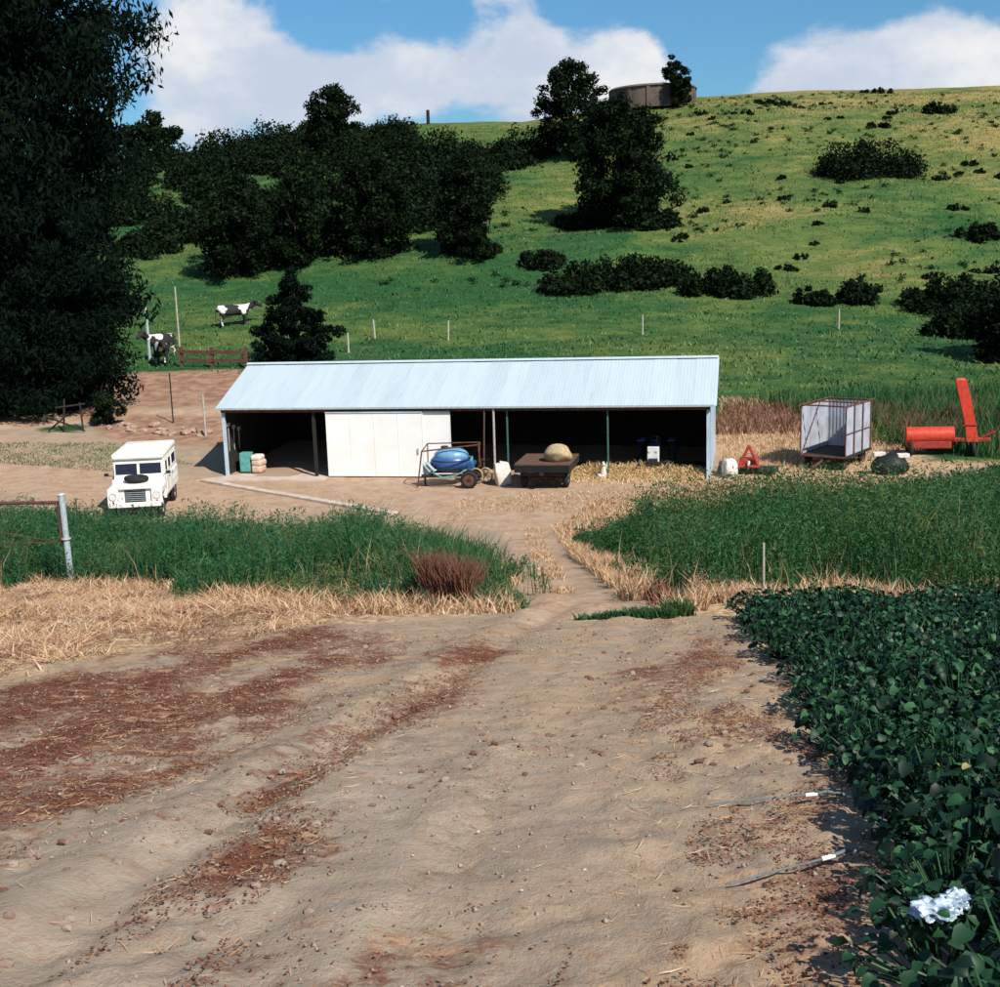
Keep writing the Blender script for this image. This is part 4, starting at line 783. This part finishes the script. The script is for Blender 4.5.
# ------------------------------------------------------------------ grass, weeds, straw (stuff)
def ragged(poly, sd, amp=2.6):
    return lambda a, c_: (np.abs(a) < 4 + .46 * c_) & (inpoly(a + (fbm(a / 1.1, c_ / 1.1, sd, 3) - .5) * amp, c_ + (fbm(a / 1.3, c_ / 1.3, sd + 1, 3) - .5) * amp * 1.3, poly, .3) > RNG.random(a.shape) * .9 + .05)
def weed_mass(name, box, poly, n, K, hfun, leaf, mt, sd, label, cat, spread=.26):
    rg = ragged(poly, sd); gx, gy = sampled(box, n, lambda a, c_: rg(a, c_) & (fbm(a / 1.6, c_ / 1.6, sd + 5, 3) > .40)); hh = hfun(gx, gy) * np.clip(-.95 + 4.2 * fbm(gx / 1.6, gy / 1.6, sd + 5, 3), .3, 1.55) * RNG.uniform(.65, 1.25, n)
    tl = RNG.beta(1.8, 1.2, (n, K)); an = RNG.uniform(0, 2 * math.pi, (n, K)); rad = (.05 + spread * (1 - tl)) * RNG.uniform(.3, 1.2, (n, K)) * (hh[:, None] + .3)
    bend = RNG.normal(0, .12, (2, n)) * hh
    P_ = np.stack([gx[:, None] + rad * np.cos(an) + bend[0][:, None] * tl ** 2, gy[:, None] + rad * np.sin(an) + bend[1][:, None] * tl ** 2, ground(gx, gy)[:, None] + hh[:, None] * tl], -1).reshape(-1, 3); NL = len(P_)
    nrm = RNG.normal(size=(NL, 3)) + np.array([0, 0, .5]); nrm /= np.linalg.norm(nrm, axis=1)[:, None]; a_ = np.cross(nrm, RNG.normal(size=(NL, 3))); a_[:, 2] += .35; a_ /= np.linalg.norm(a_, axis=1)[:, None]; c_ = np.cross(nrm, a_); s_ = (RNG.uniform(*leaf, (n, K)) * (.8 + .02 * gy[:, None])).reshape(-1, 1)
    V = np.stack([P_ - a_ * s_, P_ + c_ * s_ * .28, P_ + a_ * s_, P_ - c_ * s_ * .28], 1).reshape(-1, 3)
    stuff(name, npmesh(name, V, np.arange(NL)[:, None] * 4 + np.array([[0, 1, 2, 3]]), mt), label, cat)
BOXL = [(.9, 15.6), (.6, 28), (-1, 36), (-6, 38.5), (-14, 40.4), (-28, 44), (-28, 26), (-9.8, 22), (-3, 16.6)]; BOXR = [(1.9, 15.4), (2.0, 34), (4, 38.6), (14, 43), (31, 49), (34, 30), (12, 13)]
weed_mass('tall_weeds', BOXL, GRASSL, 9500, 26, lambda a, c_: (.30 + .55 * np.clip(inpoly(a, c_, GRASSL, 2.2) * 1.8 - .8, 0, 1)) * np.interp(a, [-12, -5, -1], [1.2, 1.0, .8]) * np.where(c_ > 30, np.interp(a, [-12, -9, -4], [.85, .65, .5]), 1.), (.020, .048), 'feathery', 41, 'tall feathery green weeds before the yard, left of the track', 'weeds', .20)
n = 60000; rg = ragged(GRASSL, 41, 3.2); gx, gy = sampled(BOXL, n, rg); ed = inpoly(gx, gy, GRASSL, 2.2); hN = fbm(gx / 1.6, gy / 1.6, 46, 3)
stuff('tall_grass', blades('tall_grass', gx, gy, (.30 + .42 * np.clip(ed * 1.6 - .6, 0, 1)) * np.where(gy > 30, np.interp(gx, [-12, -9, -4], [.85, .65, .5]), 1.) * np.clip(-.95 + 4.2 * hN, .3, 1.9) * RNG.uniform(.5, 1.2, n), .009, .8, 'grass_tall'), 'green grass stems among the feathery weeds left of the track', 'grass')
weed_mass('leafy_weeds', BOXR, WEEDS, 10500, 28, lambda a, c_: (.34 + .66 * np.clip(inpoly(a, c_, WEEDS, 1.8) * 1.8 - .8, 0, 1)) * np.interp(c_, [15, 26, 34, 44], [1., 1.12, 1.08, .8]) * np.where(c_ > 31, np.interp(a, [3, 9, 17, 20], [.5, .5, .75, 1.]), 1.), (.020, .050), 'weed_leaf', 61, 'dense leafy green weeds right of the track', 'weeds', .26)
n = 20000; rg2 = ragged(WEEDS, 61, 3.2); gx, gy = sampled(BOXR, n, rg2); stuff('weed_stems', blades('weed_stems', gx, gy, (.25 + .5 * inpoly(gx, gy, WEEDS, 2.)) * np.clip(-.95 + 4.2 * fbm(gx / 1.6, gy / 1.6, 66, 3), .3, 1.9) * np.where(gy > 31, np.interp(gx, [3, 9, 17, 20], [.5, .5, .75, 1.]), 1.) * RNG.uniform(.6, 1.25, n), .009, .6, 'grass_tall'), 'grassy stems growing through the leafy weeds', 'grass')
# weeds behind the machinery
n = 26000; gx, gy = sampled([(16.6, 50.4), (21, 46), (34, 42), (40, 60), (18, 60.5), (13, 60.8)], n); stuff('rank_grass', blades('rank_grass', gx, gy, RNG.uniform(.3, 1.3, n) * (.4 + fbm(gx / 2, gy / 2, 63, 3)), .022, .5, 'grass_tall'), 'rank green grass behind the red harvester', 'grass')
# dry standing and fallen grass
def dry(name, poly, n, h0, h1, lean, label, mt='dry_blade', wid=.008, keep=None, flat=0.):
    gx, gy = sampled(poly, n, keep); stuff(name, blades(name, gx, gy, RNG.uniform(h0, h1, n) * (.45 + 1.0 * fbm(gx / 1.2, gy / 1.2, 64, 3)), wid, lean, mt, flat=flat), label, 'dry grass')
vis = lambda a, c_: np.abs(a) < 2.5 + .45 * c_
dry('dry_grass', STRAW, 38000, .03, .15, 4.2, 'matted pale dry grass at the left edge of the field', keep=lambda a, c_: vis(a, c_) & (fbm(a / .9, c_ / .9, 80, 3) > .42 + .16 * (1 - inpoly(a, c_, STRAW, 1.5))))
dry('dry_grass', [(-4.5, 18.4), (-3, 16.2), (-1.5, 15.7), (.2, 15.4), (.35, 18), (.2, 24), (-.4, 24), (-.6, 18.6), (-3.2, 19.4), (-8, 24.6), (-10, 24.4)], 8000, .08, .34, 1.6, 'upright pale dry grass fringing the tall green weeds', keep=lambda a, c_: vis(a, c_) & (fbm(a / .8, c_ / .8, 33, 3) > .46))
dry('dry_grass', [(2.1, 15.2), (5, 14.4), (8.5, 13.4), (9.2, 14.4), (5.5, 15.8), (3.8, 17.1), (2.5, 18), (2.2, 30), (1.65, 30), (1.75, 17)], 11000, .10, .42, 1.1, 'dry tan grass along the edge of the leafy weeds', keep=lambda a, c_: vis(a, c_) & (fbm(a / .8, c_ / .8, 34, 3) > .46))
dry('dry_grass', [(1.7, 27), (2.0, 34), (4.4, 37.0), (8.5, 38), (11.5, 40), (16, 43), (12, 45), (8.5, 44), (3.4, 41.4), (1.6, 37)], 15000, .05, .26, 1.2, 'short dry grass between the weeds and the shed yard', wid=.012)
dry('dry_grass', [(8.6, 46), (13, 46), (18, 51), (20, 58), (11.5, 62), (10, 55)], 12000, .05, .32, 1.2, 'dry tan grass on the bank right of the shed', wid=.014)
dry('brown_grass', RRED, 2600, .2, .6, .9, 'reddish brown dead grass on the bank behind the shed corner', 'dock_weed', .016)
dry('brown_grass', [(17, 51), (22, 50.5), (23, 55), (17.5, 57.5)], 4000, .3, .9, .6, 'dark brown dead weeds behind the red harvester', 'dock_weed', .018)
dry('yard_grass', [(-24, 57), (-17.5, 56.2), (-13.2, 51.6), (-16, 50.4), (-24, 53.8)], 7000, .03, .14, 1.6, 'short yellowed grass between the two yard roads', 'hill_grass', .014)
dry('dry_grass', [(-1.8, 37.5), (-.8, 40), (2.5, 39.4), (8, 42.5), (8, 44.4), (2.8, 43.2), (-1.5, 42.5)], 4500, .03, .14, 1.8, 'wisps of dry grass in the yard before the trailer', wid=.012)
dry('brown_grass', STRAW, 10000, .03, .13, 4., 'rust-brown dead stalks mixed through the matted dry grass', 'dock_weed', .008, keep=lambda a, c_: vis(a, c_) & (fbm(a / .9, c_ / .9, 81, 3) > .47))
dry('dock_plants', [(-1.15, 17.0), (-.5, 16.7), (-.35, 17.4), (-1.1, 17.7)], 3200, .35, .85, .5, 'rust-brown seeding dock plants at the edge of the tall grass', 'dock_weed', .011)
dry('dry_grass', [(.75, 18), (1.15, 18), (1.25, 37), (.65, 37)], 2600, .03, .12, 1.6, 'low dry grass on the crown of the track', wid=.010, keep=lambda a, c_: fbm(a / .8, c_ / .8, 35, 2) > .45)
dry('dock_plants', [(1.95, 16.2), (2.3, 16.0), (2.5, 17.2), (2.1, 17.6)], 220, .15, .32, .6, 'brown dock stalks at the right side of the track mouth', 'dock_weed', .016)
dry('green_patch', [(.85, 14.65), (2.1, 14.3), (2.4, 14.5), (2.0, 14.75), (1.4, 14.8)], 1500, .05, .18, .9, 'low patch of green weeds across the mouth of the track', 'weed_leaf', .012)
dry('green_patch', [(2.0, 14.5), (2.3, 14.4), (2.35, 14.7), (2.1, 14.8)], 300, .08, .24, .9, 'tuft of green weeds at the mouth of the track', 'weed_leaf', .012)
# hillside grass
n = 90000; gx, gy = sampled([(-32, 66), (-20, 75), (8, 62), (34, 58), (80, 172), (-70, 172)], n); stuff('hill_grass', blades('hill_grass', gx, gy, RNG.uniform(.08, .3, n) * (.3 + 1.2 * fbm(gx / 3, gy / 3, 65, 3)), .045, 1.5, 'hill_grass'), 'rough pasture grass covering the hillside', 'grass')
n = 700; gx, gy = sampled([(-14, 100), (44, 92), (74, 160), (60, 172), (10, 172)], n, lambda a, c_: fbm(a / 7, c_ / 7, 68, 3) > .46); hz = RNG.uniform(.12, .34, n)
V, Fc = leaf_cloud(np.stack([gx, gy, terr(gx, gy) + hz * .5], 1), hz * 1.7, 17000, .11, 69, .55, .2); stuff('hill_tussocks', npmesh('hill_tussocks', V, Fc, 'tussock'), 'dark green tussocks speckling the hillside pasture', 'grass')
# fallen straw, leaf litter, pebbles on the field
def flakes(name, X, Y, s0, s1, asp, mt, label, cat, lift=.012):
    n = len(X); Z = ground(X, Y) + lift * RNG.random(n) + .004; a = RNG.uniform(0, 2 * math.pi, n); L = RNG.uniform(s0, s1, n); W_ = L * asp * RNG.uniform(.6, 1.4, n); ca, sa = np.cos(a), np.sin(a); cu = RNG.uniform(0, .3, n) * np.minimum(L, .03)
    V = np.zeros((n, 4, 3)); 
    for k, (l_, w_, c_) in enumerate(((-1, 0, 1), (0, -1, 0), (1, 0, 1), (0, 1, .4))): V[:, k] = np.stack([X + ca * L * l_ / 2 - sa * W_ * w_ / 2, Y + sa * L * l_ / 2 + ca * W_ * w_ / 2, Z + cu * c_], 1)
    stuff(name, npmesh(name, V.reshape(-1, 3), np.arange(n)[:, None] * 4 + np.array([[0, 1, 2, 3]]), mt), label, cat)
lk = lambda thr: (lambda a, c_: fbm((a - .22 * c_) / .55, c_ / 1.3, 95, 3) > thr)
xs, ys_ = [], []
for poly, n, th in ((LITA, 26000, .45), (LITB, 6500, .47), (LITR, 12000, .46), ([(-4, 3), (3, 3), (3, 13.5), (-3, 13.5)], 5000, .5)):
    a, c_ = sampled(poly, n, lk(th)); xs.append(a); ys_.append(c_)
flakes('leaf_litter', np.concatenate(xs), np.concatenate(ys_), .007, .024, .6, 'litter_flake', 'rust-red dead leaf litter lying on the bare field', 'litter')
xs, ys_ = [], []
for poly, n, th in ((STRAW, 16000, .3), (LITA, 2600, .46), (LITR, 1500, .4), (LITB, 900, .4), ([(-3, 3), (2.6, 3), (3, 14), (-3, 15)], 700, .4)):
    a, c_ = sampled(poly, n, lambda p_, q_: (fbm(p_ / 1.3, q_ / 1.3, 77, 3) > th) & vis(p_, q_)); xs.append(a); ys_.append(c_)
flakes('fallen_straw', np.concatenate(xs), np.concatenate(ys_), .03, .13, .026, 'dry_blade', 'pale straw stalks fallen on the bare field', 'straw', .015)
a, c_ = sampled([(-4, 2.6), (4, 2.6), (4, 13.5), (-4, 13.5)], 110); b = MB()
for k, (p_, q_) in enumerate(zip(a, c_)): s_ = RNG.uniform(.008, .022); b.blob((p_, q_, gz(p_, q_) + s_ * .2), (s_, s_ * .8, s_ * .6), 1, .4, 1, k)
tag(b.build('pebbles', 'pebble'), 'small pale pebbles scattered over the bare soil', 'pebbles', None, 'stuff')
a, c_ = sampled([(-4, 2.6), (4, 2.6), (4, 13.5), (-4, 13.5)], 520, lambda p_, q_: fbm(p_ / 1.5, q_ / 1.5, 78, 2) > .45); b = MB()
for k, (p_, q_) in enumerate(zip(a, c_)): s_ = RNG.uniform(.02, .07); b.blob((p_, q_, gz(p_, q_) + s_ * .1), (s_, s_ * .8, s_ * .6), 1, .5, 1, k)
m, t, p, out = material('clod'); co = t.new('ShaderNodeTexCoord').outputs['Object']; t.put(p.inputs['Base Color'], t.mix(t.step(t.noise(co, 3, 4), .4, .6), (.12, .055, .035), (.26, .20, .155))); p.inputs['Roughness'].default_value = .95
tag(b.build('soil_clods', 'clod'), 'crumbled soil clods on the bare field', 'clods', None, 'stuff')

# crumbs of soil: thousands of little lumps, one object
n = 8000; gx, gy = sampled([(-6, 2.4), (3.4, 2.4), (4, 12), (2.6, 15), (-4, 15)], n, lambda a, c_: vis(a, c_) & (fbm(a / .5, c_ / .5, 79, 3) > .42)); sz = .003 + .012 * RNG.random(n) ** 3 + .0003 * gy
O8 = np.array([(1, 0, 0), (0, 1, 0), (-1, 0, 0), (0, -1, 0), (0, 0, .8), (0, 0, -.6)]); F8 = np.array([(0, 1, 4), (1, 2, 4), (2, 3, 4), (3, 0, 4), (1, 0, 5), (2, 1, 5), (3, 2, 5), (0, 3, 5)])
ra = RNG.uniform(0, 6.28, n); ca, sa = np.cos(ra), np.sin(ra); V = (O8[None] * RNG.uniform(.6, 1.3, (n, 6, 1))) * sz[:, None, None]
V = np.stack([V[..., 0] * ca[:, None] - V[..., 1] * sa[:, None], V[..., 0] * sa[:, None] + V[..., 1] * ca[:, None], V[..., 2]], -1) + np.stack([gx, gy, ground(gx, gy) + sz * .2], 1)[:, None, :]
leafy('crumb', [(.24, .18, .13), (.31, .25, .19), (.17, .105, .07), (.36, .295, .235)], .95, 0, .05)
stuff('soil_crumbs', npmesh('soil_crumbs', V.reshape(-1, 3), (np.arange(n)[:, None, None] * 6 + F8[None]).reshape(-1, 3), 'crumb'), 'loose soil crumbs over the bare field', 'soil')
for poly_, nn_, nm_ in ((GRASSL, 650, 'tan dry stalks rising through the feathery weeds'), (WEEDS, 700, 'tan dry stalks rising through the leafy weeds')): dry('dry_stalks', poly_, nn_, .5, .95, .5, nm_, 'dry_blade', .005, keep=lambda a, c_: vis(a, c_) & (fbm(a / 1.2, c_ / 1.2, 82, 2) > .5) & (c_ < 33))
# ------------------------------------------------------------------ the leafy crop
def leaf_geo(L, W_, fold, droop):
    pts = [(0, 0, 0), (.22 * L, .42 * W_, fold), (.22 * L, -.42 * W_, fold), (.35 * L, 0, .02 * L), (.55 * L, .5 * W_, fold * .9 - droop * .3), (.55 * L, -.5 * W_, fold * .9 - droop * .3), (.7 * L, 0, -droop * .4), (L, 0, -droop), (.85 * L, .28 * W_, fold * .3 - droop * .7), (.85 * L, -.28 * W_, fold * .3 - droop * .7)]
    F_ = [(0, 3, 1), (0, 2, 3), (3, 4, 1), (3, 2, 5), (3, 6, 4), (3, 5, 6), (6, 8, 4), (6, 5, 9), (6, 7, 8), (6, 9, 7)]
    return np.array(pts), np.array(F_)
LP, LF = leaf_geo(1., .84, .20, .36)
def leaf_frames(n, rad, h, seed):
    g = np.random.default_rng(seed); fr = []
    for k in range(n):
        q = math.sqrt(g.random()); a = g.random() * 2 * math.pi; z_ = h * (math.sqrt(max(.04, 1 - q * q * .85)) * g.uniform(.5, 1.0)); s_ = g.uniform(.030, .074)
        M = Matrix.Translation((q * rad * math.cos(a), q * rad * math.sin(a), z_)) @ Matrix.Rotation(a + g.normal() * .8, 4, 'Z') @ Matrix.Rotation(g.normal() * .35 + .25 * q, 4, 'Y') @ Matrix.Rotation(g.normal() * .4, 4, 'X') @ Matrix.Diagonal((s_, s_, s_, 1)); fr.append(M)
    return fr
def stems(fr, seed):
    b = MB(); rs = random.Random(seed)
    for M in fr[::2]: b.tube((0, 0, -.03), M.translation, .006, .004, 4)
    return b
def plant_mesh(seed, n=240, rad=.34, h=.36):
    fr = leaf_frames(n, rad, h, seed); Vs, Fs = [], []
    for k, M in enumerate(fr):
        A_ = np.array(M); Vs.append(LP @ A_[:3, :3].T + A_[:3, 3]); Fs.append(LF + k * len(LP))
    sm = stems(fr, seed); sme = bpy.data.meshes.new('stem'); sm.b.to_mesh(sme); sm.b.free(); sme.materials.append(MAT['crop_leaf'])
    return npmesh('foliage', np.concatenate(Vs), np.concatenate(Fs), 'crop_leaf', True), sme
protos = [plant_mesh(500 + k) for k in range(7)]; LEAF = npmesh('leaf', LP, LF, 'crop_leaf', True); OLD = npmesh('old_leaf', LP, LF, 'crop_old_leaf', True)
spots = []
for i, yy in enumerate(np.arange(2.0, 14.1, .40)):
    for j, xx in enumerate(np.arange(.9, 9.2, .42)):
        a, c_ = xx + random.uniform(-.14, .14) + (i % 2) * .2, yy + random.uniform(-.12, .12)
        if inpoly(np.array([a]), np.array([c_]), CROP, .01)[0] > .5 and a < 1.6 + .46 * c_: spots.append((a, c_))
near = sorted([q_ for q_ in spots if q_[1] > 2.9], key=lambda q_: q_[0] ** 2 + q_[1] ** 2)[:3]
for k, (a, c_) in enumerate(spots):
    o = thing('crop_plant', 'leafy dark green crop plant in the dense crop beside the bare field', 'plant', (a, c_, gz(a, c_)), random.random() * 6.28, 'crop plants beside the bare field'); s_ = random.uniform(.85, 1.2)
    o.scale = (s_, s_, s_ * random.uniform(.9, 1.15))
    if (a, c_) in near:
        fr = leaf_frames(98, .33, .36, 900 + k); sm = stems(fr, k); sm.build('stem', 'crop_leaf', o)
        for M in fr: l_ = link('leaf', LEAF, None, o); l_.matrix_local = M @ Matrix.Scale(1.0, 4)
    else:
        fm, sme = random.choice(protos); link('foliage', fm, None, o); link('stem', sme, None, o)
        if random.random() < .4:
            for _ in range(2): l_ = link('leaf', OLD, None, o); l_['label'] = 'yellowed old leaf'; l_.matrix_local = leaf_frames(1, .3, .41, random.randrange(99999))[0] @ Matrix.Scale(.7, 4)
# drip pipes across the headland
for (a0, a1, lb) in (((1.02, 5.78), (1.55, 5.80), 'thin grey irrigation pipe with white clip beside the crop, farther of two'), ((.90, 4.61), (1.34, 4.73), 'thin grey irrigation pipe with white clip beside the crop, nearer of two')):
    pts = [Vector((a0[0] + (a1[0] - a0[0]) * k / 5, a0[1] + (a1[1] - a0[1]) * k / 5 + .004 * math.sin(k), 0)) for k in range(6)]
    za_, zb_ = gz(*a0) + .03, gz(*a1) + .08
    for k, p_ in enumerate(pts): p_.z = max(za_ + (zb_ - za_) * k / 5, gz(p_.x, p_.y) + .015)
    o = thing('irrigation_pipe', lb, 'pipe', pts[0]); off = pts[0]
    MB().path([p_ - off for p_ in pts], .005, 8).build('pipe', 'pipe_grey', o); q_ = (pts[-1] - pts[-2]).normalized(); e_ = pts[-1] - off
    MB().tube(e_ - q_ * .03, e_ + q_ * .03, .010, n=10).build('clip', 'clip_white', o); b = MB(); b.path([e_, e_ + q_ * .08 + Vector((0, 0, .01)), e_ + q_ * .16 + Vector((.02, .03, -.03))], .008); b.build('riser', 'pipe_grey', o)
# crumpled plastic film lying on the crop
x_, y_ = 1.31, 3.44; b = MB(); b.blob((0, 0, 0), (.13, .10, .06), 4, .7, 2.6, 21); b.blob((.07, .03, .01), (.09, .08, .06), 4, .7, 2.6, 22); o = b.build('plastic_film', 'plastic_film'); o.location = (x_, y_, gz(x_, y_) + .33); tag(o, 'crumpled shiny pale plastic film caught on the crop leaves', 'plastic')
